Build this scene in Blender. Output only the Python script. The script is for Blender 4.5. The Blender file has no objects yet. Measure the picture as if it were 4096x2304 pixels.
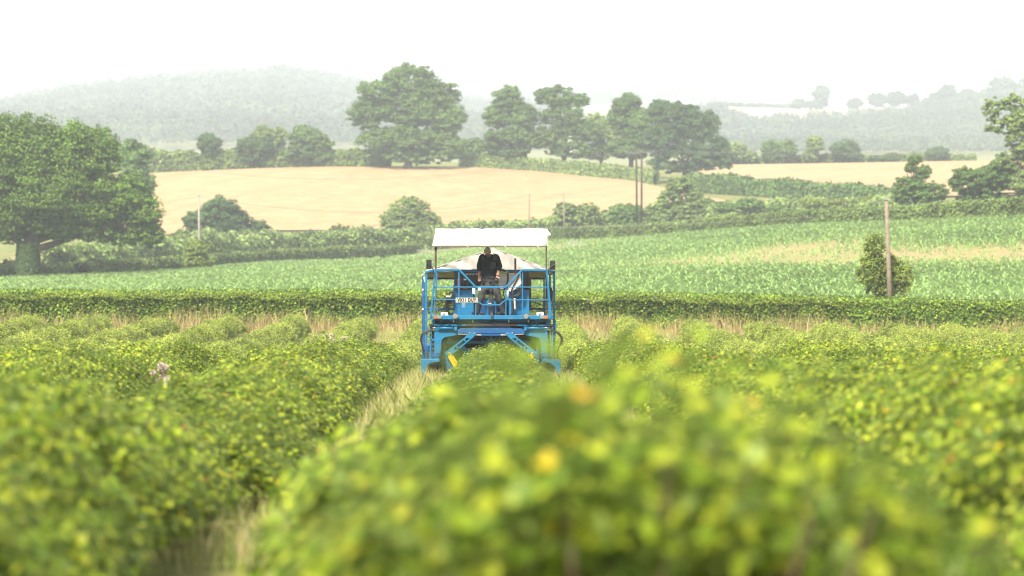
import bpy, bmesh, math, random
import numpy as np
from mathutils import Vector, Matrix

# ------------------------------------------------------------------ camera, light, exposure
SC = bpy.context.scene
COL = SC.collection
F = 11550.0            # focal length in pixels of the 4096 px photograph
CX, CY = 1912.0, 1253.0  # vanishing point of the crop rows
HC = 1.65              # eye height
cam_d = bpy.data.cameras.new("camera")
cam = bpy.data.objects.new("camera", cam_d)
COL.objects.link(cam)
cam.location = (0, 0, HC)
cam.rotation_euler = (math.radians(90), 0, 0)
cam_d.sensor_width = 36
cam_d.lens = 36 * F / 4096
cam_d.shift_x = (2048 - CX) / 4096
cam_d.shift_y = (CY - 1152) / 4096
cam_d.clip_start = 0.1
cam_d.clip_end = 12000
cam_d.dof.use_dof = True
cam_d.dof.focus_distance = 70.0
cam_d.dof.aperture_fstop = cam_d.lens / 58.0
SC.camera = cam

SUN_EL, SUN_AZ = math.radians(42), math.radians(203)   # sun high, behind and a little left of the camera
W = bpy.data.worlds.new("World")
SC.world = W
W.use_nodes = True
nt = W.node_tree
bgn = nt.nodes["Background"]
sky = nt.nodes.new("ShaderNodeTexSky")
sky.sky_type = 'NISHITA'
sky.sun_disc = False
sky.sun_elevation = SUN_EL
sky.sun_rotation = SUN_AZ
sky.air_density = 1.0
sky.dust_density = 6.0
mixw = nt.nodes.new("ShaderNodeMix")
mixw.data_type = 'RGBA'
mixw.inputs[0].default_value = 0.86
nt.links.new(sky.outputs[0], mixw.inputs[6])
mixw.inputs[7].default_value = (7.75, 7.7, 7.6, 1)        # thin bright overcast
nt.links.new(mixw.outputs[2], bgn.inputs[0])
bgn.inputs[1].default_value = 0.066

sun_d = bpy.data.lights.new("sun", 'SUN')
sun_d.energy = 3.8
sun_d.angle = math.radians(9)
sun_d.color = (1.0, 0.92, 0.79)
sun = bpy.data.objects.new("sun", sun_d)
COL.objects.link(sun)
sdir = Vector((math.sin(SUN_AZ) * math.cos(SUN_EL), math.cos(SUN_AZ) * math.cos(SUN_EL), math.sin(SUN_EL)))
sun.rotation_euler = (-sdir).to_track_quat('-Z', 'Y').to_euler()
sun.location = (0, -20, 60)

SC.view_settings.view_transform = 'Standard'
SC.view_settings.look = 'None'
SC.view_settings.gamma = 1.0
SC.view_settings.exposure = 1.6
cy = SC.cycles
cy.max_bounces = 7
cy.diffuse_bounces = 3
cy.glossy_bounces = 2
cy.transmission_bounces = 3
cy.volume_bounces = 3
cy.transparent_max_bounces = 4
cy.sample_clamp_indirect = 6
cy.use_denoising = True
cy.filter_width = 1.15

R = random.Random(7)
N = np.random.default_rng(11)
PI = math.pi


# ------------------------------------------------------------------ helpers
def W3(px, py, Y):
    return Vector(((px - CX) * Y / F, Y, HC - (py - CY) * Y / F))


def tag(o, label=None, cat=None, group=None, kind=None):
    if label: o['label'] = label
    if cat: o['category'] = cat
    if group: o['group'] = group
    if kind: o['kind'] = kind
    return o


def empty(name, loc, label=None, cat=None, group=None):
    o = bpy.data.objects.new(name, None)
    COL.objects.link(o)
    o.location = loc
    o.empty_display_size = 0.3
    return tag(o, label, cat, group)


def origin(o):
    v = Vector((0, 0, 0))
    while o is not None:
        v += o.location
        o = o.parent
    return v


def link(name, me, parent=None, loc=None):
    o = bpy.data.objects.new(name, me)
    COL.objects.link(o)
    if parent is not None:
        o.parent = parent
    if loc is not None:
        o.location = loc
    return o


def np_mesh(name, V, faces_flat, counts, mats, mat_idx=None, smooth=False):
    me = bpy.data.meshes.new(name)
    nv, nf = len(V), len(counts)
    me.vertices.add(nv)
    me.vertices.foreach_set("co", np.asarray(V, dtype=np.float32).ravel())
    me.loops.add(len(faces_flat))
    me.loops.foreach_set("vertex_index", np.asarray(faces_flat, dtype=np.int32))
    me.polygons.add(nf)
    starts = np.concatenate([[0], np.cumsum(counts)[:-1]]).astype(np.int32)
    me.polygons.foreach_set("loop_start", starts)
    if mat_idx is not None:
        me.polygons.foreach_set("material_index", np.asarray(mat_idx, dtype=np.int32))
    if smooth:
        me.polygons.foreach_set("use_smooth", np.ones(nf, dtype=bool))
    for m in mats:
        me.materials.append(m)
    me.update(calc_edges=True)
    me.validate()
    return me


class MB:
    """collects shapes in world coordinates"""
    def __init__(s):
        s.v, s.f = [], []

    def add(s, vs, fs):
        n = len(s.v)
        s.v += [tuple(v) for v in vs]
        s.f += [tuple(i + n for i in f) for f in fs]
        return s

    def box(s, a, b):
        x0, y0, z0 = (min(a[i], b[i]) for i in range(3))
        x1, y1, z1 = (max(a[i], b[i]) for i in range(3))
        return s.add([(x0, y0, z0), (x1, y0, z0), (x1, y1, z0), (x0, y1, z0), (x0, y0, z1), (x1, y0, z1), (x1, y1, z1), (x0, y1, z1)],
                     [(0, 3, 2, 1), (4, 5, 6, 7), (0, 1, 5, 4), (1, 2, 6, 5), (2, 3, 7, 6), (3, 0, 4, 7)])

    def bar(s, a, b, w, h=None, up=(0, 1, 0)):
        h = h or w
        a, b = Vector(a), Vector(b)
        d = (b - a).normalized()
        u = Vector(up)
        if abs(d.dot(u)) > 0.95: u = Vector((0, 0, 1))
        p = d.cross(u).normalized() * (w / 2)
        q = d.cross(p).normalized() * (h / 2)
        vs = [a - p - q, a + p - q, a + p + q, a - p + q, b - p - q, b + p - q, b + p + q, b - p + q]
        return s.add(vs, [(0, 3, 2, 1), (4, 5, 6, 7), (0, 1, 5, 4), (1, 2, 6, 5), (2, 3, 7, 6), (3, 0, 4, 7)])

    def tube(s, pts, r, n=8, caps=True):
        pts = [Vector(p) for p in pts]
        rs = r if isinstance(r, (list, tuple)) else [r] * len(pts)
        ref = None
        vs, fs = [], []
        for i, p in enumerate(pts):
            d = (pts[min(i + 1, len(pts) - 1)] - pts[max(i - 1, 0)])
            d = d.normalized() if d.length > 1e-9 else Vector((0, 0, 1))
            if ref is None:
                ref = Vector((1, 0, 0)) if abs(d.x) < 0.8 else Vector((0, 1, 0))
            u = (ref - d * ref.dot(d)).normalized()
            ref = u
            w = d.cross(u)
            for k in range(n):
                t = 2 * PI * k / n
                vs.append(p + (u * math.cos(t) + w * math.sin(t)) * rs[i])
        for i in range(len(pts) - 1):
            for k in range(n):
                k2 = (k + 1) % n
                fs.append((i * n + k, i * n + k2, (i + 1) * n + k2, (i + 1) * n + k))
        if caps:
            fs.append(tuple(range(n - 1, -1, -1)))
            fs.append(tuple((len(pts) - 1) * n + k for k in range(n)))
        return s.add(vs, fs)

    def loft(s, rings):
        """rings: list of (center, u, v) with half-axis vectors"""
        n = 14
        vs, fs = [], []
        for c, u, v in rings:
            c, u, v = Vector(c), Vector(u), Vector(v)
            for k in range(n):
                t = 2 * PI * k / n
                vs.append(c + u * math.cos(t) + v * math.sin(t))
        for i in range(len(rings) - 1):
            for k in range(n):
                k2 = (k + 1) % n
                fs.append((i * n + k, i * n + k2, (i + 1) * n + k2, (i + 1) * n + k))
        fs.append(tuple(range(n - 1, -1, -1)))
        fs.append(tuple((len(rings) - 1) * n + k for k in range(n)))
        return s.add(vs, fs)

    def prism(s, front, back):
        """closed prism between two polygons of equal length"""
        n = len(front)
        fs = [tuple(range(n)), tuple(range(2 * n - 1, n - 1, -1))]
        for k in range(n):
            k2 = (k + 1) % n
            fs.append((k2, k, n + k, n + k2))
        return s.add(list(front) + list(back), fs)

    def ball(s, c, r, seg=12, rings=7):
        c = Vector(c)
        rx, ry, rz = r if isinstance(r, (tuple, list)) else (r, r, r)
        vs = [c + Vector((0, 0, rz))]
        for i in range(1, rings):
            a = PI * i / rings
            for k in range(seg):
                t = 2 * PI * k / seg
                vs.append(c + Vector((rx * math.sin(a) * math.cos(t), ry * math.sin(a) * math.sin(t), rz * math.cos(a))))
        vs.append(c - Vector((0, 0, rz)))
        fs = [(0, 1 + k, 1 + (k + 1) % seg) for k in range(seg)]
        for i in range(rings - 2):
            for k in range(seg):
                k2 = (k + 1) % seg
                a, b = 1 + i * seg, 1 + (i + 1) * seg
                fs.append((a + k, b + k, b + k2, a + k2))
        last = len(vs) - 1
        fs += [(last, 1 + (rings - 2) * seg + (k + 1) % seg, 1 + (rings - 2) * seg + k) for k in range(seg)]
        return s.add(vs, fs)

    def build(s, name, mat, parent=None, smooth=False, bevel=0, fix=True):
        o0 = origin(parent) if parent is not None else Vector((0, 0, 0))
        me = bpy.data.meshes.new(name)
        me.from_pydata([(v[0] - o0.x, v[1] - o0.y, v[2] - o0.z) for v in s.v], [], s.f)
        if fix:
            bm = bmesh.new(); bm.from_mesh(me)
            bmesh.ops.recalc_face_normals(bm, faces=bm.faces)
            bm.to_mesh(me); bm.free()
        me.materials.append(mat)
        if smooth:
            for p in me.polygons: p.use_smooth = True
        o = link(name, me, parent)
        if bevel:
            m = o.modifiers.new("b", 'BEVEL'); m.width = bevel; m.segments = 2; m.limit_method = 'ANGLE'
        return o


# ------------------------------------------------------------------ materials
def mat(name, col, rough=0.6, noise=0.0, nscale=5.0, metal=0.0, col2=None, spec=0.4, coords='Object', detail=4):
    if not name.endswith('tarpaulin'):
        col = tuple(v * 0.7 for v in col); col2 = tuple(v * 0.7 for v in col2) if col2 else None
    m = bpy.data.materials.new(name)
    m.use_nodes = True
    t = m.node_tree
    b = t.nodes["Principled BSDF"]
    b.inputs['Roughness'].default_value = rough
    b.inputs['Metallic'].default_value = metal
    b.inputs['Specular IOR Level'].default_value = spec
    if noise or col2:
        tc = t.nodes.new("ShaderNodeTexCoord")
        n = t.nodes.new("ShaderNodeTexNoise")
        n.inputs['Scale'].default_value = nscale
        n.inputs['Detail'].default_value = detail
        t.links.new(tc.outputs[coords], n.inputs['Vector'])
        r = t.nodes.new("ShaderNodeValToRGB")
        c2 = col2 or tuple(c * (1 - noise) for c in col)
        r.color_ramp.elements[0].position = 0.35
        r.color_ramp.elements[1].position = 0.65
        r.color_ramp.elements[0].color = (*c2, 1)
        r.color_ramp.elements[1].color = (*col, 1)
        t.links.new(n.outputs['Fac'], r.inputs[0])
        t.links.new(r.outputs[0], b.inputs['Base Color'])
    else:
        b.inputs['Base Color'].default_value = (*col, 1)
    return m


LEAF_K = 0.78


def leaf_mat(name, stops, under=None, trans=0.35, rough=0.45, clump=2.0, clump_amt=0.35, spec=0.4):
    """stops: [(pos, colour)] picked per leaf; a slow noise shifts whole clumps of leaves"""
    m = bpy.data.materials.new(name)
    m.use_nodes = True
    t = m.node_tree
    b = t.nodes["Principled BSDF"]
    out = t.nodes["Material Output"]
    g = t.nodes.new("ShaderNodeNewGeometry")
    ramp = t.nodes.new("ShaderNodeValToRGB")
    ramp.color_ramp.interpolation = 'LINEAR'
    warm = 1.15 if name in ('oak_leaf', 'mid_tree_leaf', 'dark_tree_leaf', 'far_hedge_leaf', 'hedge_leaf') else 1.0
    stops = [(p, (c[0] * LEAF_K * warm, c[1] * LEAF_K, c[2] * LEAF_K)) for p, c in stops]
    if under: under = tuple(v * LEAF_K for v in under)
    while len(ramp.color_ramp.elements) < len(stops):
        ramp.color_ramp.elements.new(0.5)
    for e, (p, c) in zip(ramp.color_ramp.elements, stops):
        e.position = p
        e.color = (*c, 1)
    t.links.new(g.outputs['Random Per Island'], ramp.inputs[0])
    n = t.nodes.new("ShaderNodeTexNoise")
    n.inputs['Scale'].default_value = clump
    n.inputs['Detail'].default_value = 2
    t.links.new(g.outputs['Position'], n.inputs['Vector'])
    mr = t.nodes.new("ShaderNodeMapRange")
    mr.inputs[1].default_value = 0.3
    mr.inputs[2].default_value = 0.7
    mr.inputs[3].default_value = 1 - clump_amt
    mr.inputs[4].default_value = 1 + clump_amt
    t.links.new(n.outputs['Fac'], mr.inputs[0])
    mul = t.nodes.new("ShaderNodeMix")
    mul.data_type = 'RGBA'; mul.blend_type = 'MULTIPLY'; mul.inputs[0].default_value = 1
    t.links.new(ramp.outputs[0], mul.inputs[6])
    t.links.new(mr.outputs[0], mul.inputs[7])
    src = mul.outputs[2]
    if under:
        mx = t.nodes.new("ShaderNodeMix")
        mx.data_type = 'RGBA'
        t.links.new(g.outputs['Backfacing'], mx.inputs[0])
        t.links.new(src, mx.inputs[6])
        mx.inputs[7].default_value = (*under, 1)
        src = mx.outputs[2]
    t.links.new(src, b.inputs['Base Color'])
    b.inputs['Roughness'].default_value = rough
    b.inputs['Specular IOR Level'].default_value = spec
    tr = t.nodes.new("ShaderNodeBsdfTranslucent")
    t.links.new(src, tr.inputs[0])
    ms = t.nodes.new("ShaderNodeMixShader")
    ms.inputs[0].default_value = trans
    t.links.new(b.outputs[0], ms.inputs[1])
    t.links.new(tr.outputs[0], ms.inputs[2])
    t.links.new(ms.outputs[0], out.inputs[0])
    return m


M = {}
M['currant'] = leaf_mat('currant_leaf', [(0.0, (0.06, 0.13, 0.01)), (0.45, (0.22, 0.315, 0.018)), (0.85, (0.39, 0.45, 0.035)),
                                         (0.97, (0.44, 0.50, 0.04)), (0.99, (0.60, 0.46, 0.02)), (0.9985, (0.45, 0.16, 0.03)), (1.0, (0.35, 0.06, 0.02))],
                        under=(0.30, 0.40, 0.10), trans=0.34, clump=1.6, clump_amt=0.4, spec=0.2, rough=0.45)
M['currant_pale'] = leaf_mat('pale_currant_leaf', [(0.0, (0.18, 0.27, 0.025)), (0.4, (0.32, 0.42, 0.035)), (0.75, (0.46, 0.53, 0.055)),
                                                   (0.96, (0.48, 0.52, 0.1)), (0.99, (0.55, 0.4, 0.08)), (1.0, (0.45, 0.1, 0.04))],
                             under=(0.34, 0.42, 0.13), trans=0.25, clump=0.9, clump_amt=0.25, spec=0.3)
M['hedge'] = leaf_mat('hedge_leaf', [(0.0, (0.042, 0.112, 0.017)), (0.4, (0.098, 0.210, 0.025)), (0.75, (0.196, 0.350, 0.035)), (1.0, (0.350, 0.476, 0.056))],
                      trans=0.25, clump=0.8, clump_amt=0.35, spec=0.15, rough=0.6)
M['hedge_far'] = leaf_mat('far_hedge_leaf', [(0, (0.088, 0.159, 0.040)), (0.6, (0.127, 0.219, 0.050)), (1, (0.193, 0.284, 0.068))],
                          trans=0.2, clump=0.25, clump_amt=0.35, spec=0.15, rough=0.6)
M['oak'] = leaf_mat('oak_leaf', [(0, (0.072, 0.160, 0.023)), (0.5, (0.100, 0.212, 0.028)), (1, (0.166, 0.290, 0.038))], trans=0.25, clump=0.35, clump_amt=0.3, spec=0.15, rough=0.6)
M['tree_mid'] = leaf_mat('mid_tree_leaf', [(0, (0.077, 0.172, 0.040)), (0.5, (0.103, 0.215, 0.049)), (1, (0.156, 0.273, 0.062))], trans=0.2, clump=0.2, clump_amt=0.3, spec=0.15, rough=0.6)
M['tree_dark'] = leaf_mat('dark_tree_leaf', [(0, (0.046, 0.111, 0.033)), (0.5, (0.064, 0.143, 0.041)), (1, (0.097, 0.184, 0.047))], trans=0.2, clump=0.2, clump_amt=0.3, spec=0.15, rough=0.6)
M['tree_pale'] = leaf_mat('pale_tree_leaf', [(0.0, (0.13, 0.20, 0.06)), (0.5, (0.23, 0.34, 0.09)), (1.0, (0.36, 0.46, 0.14))], trans=0.3, clump=0.3, clump_amt=0.25, spec=0.15, rough=0.6)
M['thorn'] = leaf_mat('thorn_leaf', [(0.0, (0.12, 0.21, 0.03)), (0.5, (0.24, 0.34, 0.05)), (0.93, (0.38, 0.44, 0.09)), (1.0, (0.4, 0.3, 0.1))], trans=0.35, clump=1.2, clump_amt=0.3, spec=0.2)
M['forest'] = leaf_mat('forest_leaf', [(0.0, (0.05, 0.085, 0.05)), (1.0, (0.10, 0.14, 0.07))], trans=0.1, clump=0.012, clump_amt=0.5, spec=0.1, rough=0.7)
M['maize'] = leaf_mat('maize_leaf', [(0.0, (0.42, 0.66, 0.22)), (0.5, (0.54, 0.77, 0.28)), (0.85, (0.65, 0.86, 0.38)), (1.0, (0.75, 0.91, 0.5))],
                      under=(0.45, 0.7, 0.22), trans=0.4, rough=0.5, clump=0.08, clump_amt=0.2, spec=0.3)
M['straw'] = leaf_mat('dry_grass', [(0.0, (0.18, 0.13, 0.04)), (0.5, (0.38, 0.30, 0.11)), (0.9, (0.56, 0.45, 0.2)), (1.0, (0.25, 0.15, 0.05))], trans=0.2, clump=0.7, clump_amt=0.3)
M['verge'] = leaf_mat('verge_grass', [(0.0, (0.16, 0.24, 0.03)), (0.4, (0.34, 0.4, 0.08)), (0.75, (0.6, 0.52, 0.22)), (1.0, (0.72, 0.6, 0.34))], trans=0.3, clump=0.6, clump_amt=0.25)
M['bark'] = mat('bark', (0.075, 0.06, 0.045), 0.9, 0.4, 3)
M['twig'] = mat('twig', (0.16, 0.1, 0.06), 0.8, 0.3, 20)
M['pole'] = mat('pole_wood', (0.33, 0.26, 0.19), 0.85, 0.35, 6)
M['pole_dark'] = mat('dark_pole_wood', (0.06, 0.035, 0.03), 0.85, 0.2, 6)
M['pole_pale'] = mat('weathered_pole_wood', (0.42, 0.38, 0.32), 0.85, 0.3, 6)
M['wire'] = mat('wire', (0.2, 0.19, 0.19), 0.5)
M['galv'] = mat('galvanised_steel', (0.45, 0.45, 0.44), 0.45, 0.2, 8, metal=0.6)


def ground_mat(name, c1, c2, c3, s1, s2, bump=0.0):
    c1, c2, c3 = (tuple(v * 0.66 for v in c) for c in (c1, c2, c3))
    m = bpy.data.materials.new(name)
    m.use_nodes = True
    t = m.node_tree
    b = t.nodes["Principled BSDF"]
    b.inputs['Roughness'].default_value = 0.95
    b.inputs['Specular IOR Level'].default_value = 0.1
    tc = t.nodes.new("ShaderNodeTexCoord")
    cols = []
    prev = None
    for sc_, cc in ((s1, c2), (s2, c3)):
        n = t.nodes.new("ShaderNodeTexNoise")
        n.inputs['Scale'].default_value = sc_
        n.inputs['Detail'].default_value = 5
        t.links.new(tc.outputs['Object'], n.inputs['Vector'])
        r = t.nodes.new("ShaderNodeValToRGB")
        r.color_ramp.elements[0].position = 0.42
        r.color_ramp.elements[1].position = 0.62
        t.links.new(n.outputs['Fac'], r.inputs[0])
        x = t.nodes.new("ShaderNodeMix"); x.data_type = 'RGBA'
        t.links.new(r.outputs[0], x.inputs[0])
        if prev is None: x.inputs[6].default_value = (*c1, 1)
        else: t.links.new(prev, x.inputs[6])
        x.inputs[7].default_value = (*cc, 1)
        prev = x.outputs[2]
    t.links.new(prev, b.inputs['Base Color'])
    return m


M['ground'] = ground_mat('meadow_ground', (0.16, 0.2, 0.05), (0.34, 0.28, 0.12), (0.2, 0.24, 0.07), 0.6, 0.07)
def tramlines(m, scale, amt, rotz=0.5):
    t = m.node_tree; b = t.nodes["Principled BSDF"]; src = b.inputs['Base Color'].links[0].from_socket
    tc = t.nodes.new("ShaderNodeTexCoord"); mp = t.nodes.new("ShaderNodeMapping"); mp.inputs['Rotation'].default_value = (0, 0, rotz)
    wv_ = t.nodes.new("ShaderNodeTexWave"); wv_.inputs['Scale'].default_value = scale; wv_.inputs['Distortion'].default_value = 2.5; wv_.inputs['Detail'].default_value = 1; wv_.inputs['Detail Scale'].default_value = 0.02
    r = t.nodes.new("ShaderNodeValToRGB"); r.color_ramp.elements[0].position = 0.90; r.color_ramp.elements[1].position = 0.97
    r.color_ramp.elements[0].color = (1, 1, 1, 1); r.color_ramp.elements[1].color = (1 - amt, 1 - amt, 1 - amt * 1.1, 1)
    x = t.nodes.new("ShaderNodeMix"); x.data_type = 'RGBA'; x.blend_type = 'MULTIPLY'; x.inputs[0].default_value = 1
    t.links.new(tc.outputs['Object'], mp.inputs[0]); t.links.new(mp.outputs[0], wv_.inputs[0]); t.links.new(wv_.outputs['Fac'], r.inputs[0])
    t.links.new(src, x.inputs[6]); t.links.new(r.outputs[0], x.inputs[7]); t.links.new(x.outputs[2], b.inputs['Base Color'])


M['maize_soil'] = ground_mat('maize_ground', (0.36, 0.30, 0.14), (0.44, 0.31, 0.17), (0.32, 0.32, 0.11), 0.05, 0.4)
M['wheat'] = ground_mat('ripe_wheat', (0.48, 0.335, 0.18), (0.44, 0.30, 0.15), (0.50, 0.36, 0.20), 0.02, 0.3)
M['wheat_far'] = ground_mat('far_stubble', (0.55, 0.45, 0.3), (0.5, 0.4, 0.26), (0.56, 0.47, 0.33), 0.005, 0.05)

tramlines(M['wheat'], 0.018, 0.06)

# machine
def paint(name, col, dirt=(0.2, 0.16, 0.11), rough=0.42):
    m = mat(name, col, rough, 0.16, 2.2)
    t = m.node_tree
    b = t.nodes["Principled BSDF"]
    src = b.inputs['Base Color'].links[0].from_socket
    tc = t.nodes.new("ShaderNodeTexCoord")
    n = t.nodes.new("ShaderNodeTexNoise"); n.inputs['Scale'].default_value = 9; n.inputs['Detail'].default_value = 8
    t.links.new(tc.outputs['Object'], n.inputs['Vector'])
    r = t.nodes.new("ShaderNodeValToRGB")
    r.color_ramp.elements[0].position = 0.6; r.color_ramp.elements[1].position = 0.8
    r.color_ramp.elements[0].color = (0, 0, 0, 1); r.color_ramp.elements[1].color = (0.4, 0.4, 0.4, 1)
    t.links.new(n.outputs['Fac'], r.inputs[0])
    x = t.nodes.new("ShaderNodeMix"); x.data_type = 'RGBA'
    t.links.new(r.outputs[0], x.inputs[0]); t.links.new(src, x.inputs[6]); x.inputs[7].default_value = (*dirt, 1)
    t.links.new(x.outputs[2], b.inputs['Base Color'])
    return m


M['blue'] = paint('blue_paint', (0.001, 0.18, 0.38))
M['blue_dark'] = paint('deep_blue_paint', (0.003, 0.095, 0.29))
M['yellow'] = paint('yellow_paint', (1.0, 0.55, 0.01), (0.3, 0.2, 0.1))
M['canvas'] = mat('white_tarpaulin', (0.5, 0.5, 0.495), 0.7, 0.14, 1.2)
def translucent(m, f):
    t = m.node_tree; b = t.nodes["Principled BSDF"]; o = t.nodes["Material Output"]
    tr = t.nodes.new("ShaderNodeBsdfTranslucent"); ms = t.nodes.new("ShaderNodeMixShader"); ms.inputs[0].default_value = f
    if b.inputs['Base Color'].links: t.links.new(b.inputs['Base Color'].links[0].from_socket, tr.inputs[0])
    t.links.new(b.outputs[0], ms.inputs[1]); t.links.new(tr.outputs[0], ms.inputs[2]); t.links.new(ms.outputs[0], o.inputs[0])


translucent(M['canvas'], 0.25)
M['canvas_grey'] = mat('weathered_tarpaulin', (0.6, 0.575, 0.54), 0.75, 0.0, 2.5, col2=(0.5, 0.475, 0.44))
translucent(M['canvas_grey'], 0.35)
M['canvas_beige'] = mat('beige_tarpaulin', (0.8, 0.68, 0.45), 0.8, 0.25, 4)
translucent(M['canvas_beige'], 0.5)
M['rust'] = mat('rusty_tube', (0.11, 0.065, 0.045), 0.8, 0.4, 15)
M['black'] = mat('black_plastic', (0.018, 0.018, 0.02), 0.45)
M['rubber'] = mat('tyre_rubber', (0.07, 0.066, 0.064), 0.8, 0.4, 8)
M['dark'] = mat('dark_machinery', (0.03, 0.032, 0.035), 0.7, 0.5, 7)
M['panel'] = mat('dark_grey_panel', (0.055, 0.055, 0.06), 0.5, 0.15, 3)
M['white'] = mat('white_plastic', (0.8, 0.77, 0.7), 0.5, 0.12, 4)
M['plate'] = mat('plate_white', (0.5, 0.48, 0.4), 0.4)
M['ink'] = mat('black_ink', (0.02, 0.02, 0.022), 0.5)
M['chrome'] = mat('polished_steel', (0.7, 0.7, 0.7), 0.25, metal=0.9)
M['red'] = mat('red_paint', (0.5, 0.02, 0.02), 0.35)
M['orange'] = mat('orange_lens', (0.8, 0.13, 0.02), 0.25)
M['lens'] = mat('clear_lens', (0.24, 0.235, 0.21), 0.15)
M['skin'] = mat('skin', (0.55, 0.28, 0.18), 0.55, 0.15, 30)
M['jumper'] = mat('black_knit', (0.012, 0.013, 0.018), 0.95, 0.4, 60)
M['patch'] = mat('grey_patch', (0.045, 0.05, 0.052), 0.85)
M['trousers'] = mat('grey_work_cloth', (0.07, 0.07, 0.072), 0.9, 0.6, 9)  # dark noise in the cloth colour stands in for shaded folds
M['boot'] = mat('boot_leather', (0.02, 0.018, 0.016), 0.6)
M['camo'] = mat('camouflage_cloth', (0.95, 0.85, 0.62), 0.9, 0, 40, col2=(0.45, 0.4, 0.27))
M['hivis'] = mat('yellow_cloth', (0.6, 0.75, 0.03), 0.8)
M['greycloth'] = mat('slate_cloth', (0.12, 0.14, 0.2), 0.9)
M['beard'] = mat('brown_beard', (0.2, 0.11, 0.07), 0.9)
M['bottle'] = mat('clear_plastic', (0.5, 0.55, 0.55), 0.15)
M['fluff'] = mat('seed_fluff', (1.0, 0.94, 0.88), 0.95, 0, 60, col2=(0.7, 0.5, 0.38))

# ------------------------------------------------------------------ terrain
_prof_y = np.array([-60, 0, 30, 50, 70, 84, 98, 107, 115, 125, 133, 140.])
_prof_z = np.array([0.05, 0.02, 0.0, 0.02, 0.0, -0.26, -0.30, -0.16, 0.1, 0.42, 0.66, 0.8])
_T = {  # depth: (photo columns, photo row of the ground there)
    140: ([0, 2300, 4096, 5500], [1323, 1323, 1367, 1400]),
    170: ([0, 4096], [1243, 1240]),
    220: ([0, 1000, 1650, 2200, 2900, 4096, 5500], [1190, 1172, 1162, 1150, 1120, 1085, 1040]),
    290: ([-1500, 0, 600, 1000, 1650, 2200, 2560, 2900, 3300, 3700, 4096, 5500], [1150, 1137, 1120, 1105, 1095, 1080, 1045, 1005, 950, 915, 882, 800]),
    340: ([-1500, 0, 600, 1000, 1650, 2200, 2560, 2900, 3300, 3700, 4096, 5500], [1140, 1128, 1100, 1078, 1060, 1030, 990, 945, 905, 885, 862, 790]),
    400: ([0, 600, 1000, 1650, 2200, 2560, 2900, 3300, 3700, 4096, 5500], [1120, 1085, 1055, 1037, 978, 950, 920, 890, 865, 850, 780]),
    435: ([0, 600, 1000, 1650, 2200, 2560, 2900, 3300, 3700, 4096, 5500], [1090, 1015, 995, 985, 955, 895, 868, 850, 830, 820, 760]),
    465: ([-1500, 0, 600, 1000, 1650, 2200, 2560, 2900, 3300, 3700, 4096, 5500], [1000, 990, 955, 932, 925, 905, 850, 818, 812, 815, 800, 740]),
    570: ([-1500, 0, 600, 1000, 1300, 1650, 1900, 2200, 2560, 2900, 3300, 3700, 4096, 5500], [720, 710, 698, 681, 673, 671, 674, 690, 712, 728, 728, 722, 700, 640]),
    650: ([0, 600, 1900, 2560, 2900, 3300, 3700, 4096], [655, 648, 650, 660, 663, 657, 650, 645]),
    900: ([0, 4096], [705, 705]),
    1500: ([0, 4096], [610, 600]),
    2000: ([-1500, 0, 600, 1000, 1400, 1900, 2200, 2600, 2860, 3300, 3700, 3900, 4096, 6000], [500, 500, 470, 450, 480, 530, 530, 500, 428, 440, 430, 400, 370, 380]),
    2600: ([-1500, 0, 300, 600, 1000, 1150, 1300, 1450, 1700, 1900, 2150, 2300, 2640, 2700, 2860, 4096, 6000], [480, 445, 385, 350, 325, 310, 335, 370, 420, 455, 455, 470, 440, 400, 480, 480, 480]),
    3300: ([0, 1900, 2000, 2350, 2640, 4096], [560, 435, 425, 425, 405, 560]),
    4200: ([0, 4096], [600, 600]),
}
_TY = np.array(sorted(_T))


def ground(x, Y):
    x = np.asarray(x, float); Y = np.asarray(Y, float)
    x, Y = np.broadcast_arrays(x, Y)
    z = np.interp(Y, _prof_y, _prof_z)
    ss = np.clip((Y - 92) / 42, 0, 1); ss = ss * ss * (3 - 2 * ss)
    z = z - 0.0242 * np.clip(x - 4.7, 0, 40) * ss
    far = Y > 140
    if far.any():
        Yf, xf = Y[far], x[far]
        px = CX + xf * F / Yf
        tab = np.stack([np.interp(px, _T[t][0], _T[t][1]) for t in _TY])      # rows per depth
        zs = HC - (tab - CY) * _TY[:, None] / F
        i = np.clip(np.searchsorted(_TY, Yf) - 1, 0, len(_TY) - 2)
        a = (Yf - _TY[i]) / (_TY[i + 1] - _TY[i])
        k = np.arange(len(Yf))
        z = z.copy()
        z[far] = zs[i, k] * (1 - a) + zs[i + 1, k] * a
    return z


def gz(x, Y):
    return float(ground(np.array([x]), np.array([Y]))[0])


def on_ground(px, Y):
    x = (px - CX) * Y / F
    return Vector((x, Y, gz(x, Y)))


def depth_of(px, py, a, b):
    Ys = np.linspace(a, b, 300)
    xs = (px - CX) * Ys / F
    rows = CY - (ground(xs, Ys) - HC) * F / Ys
    return float(Ys[np.argmin(abs(rows - py))])


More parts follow.
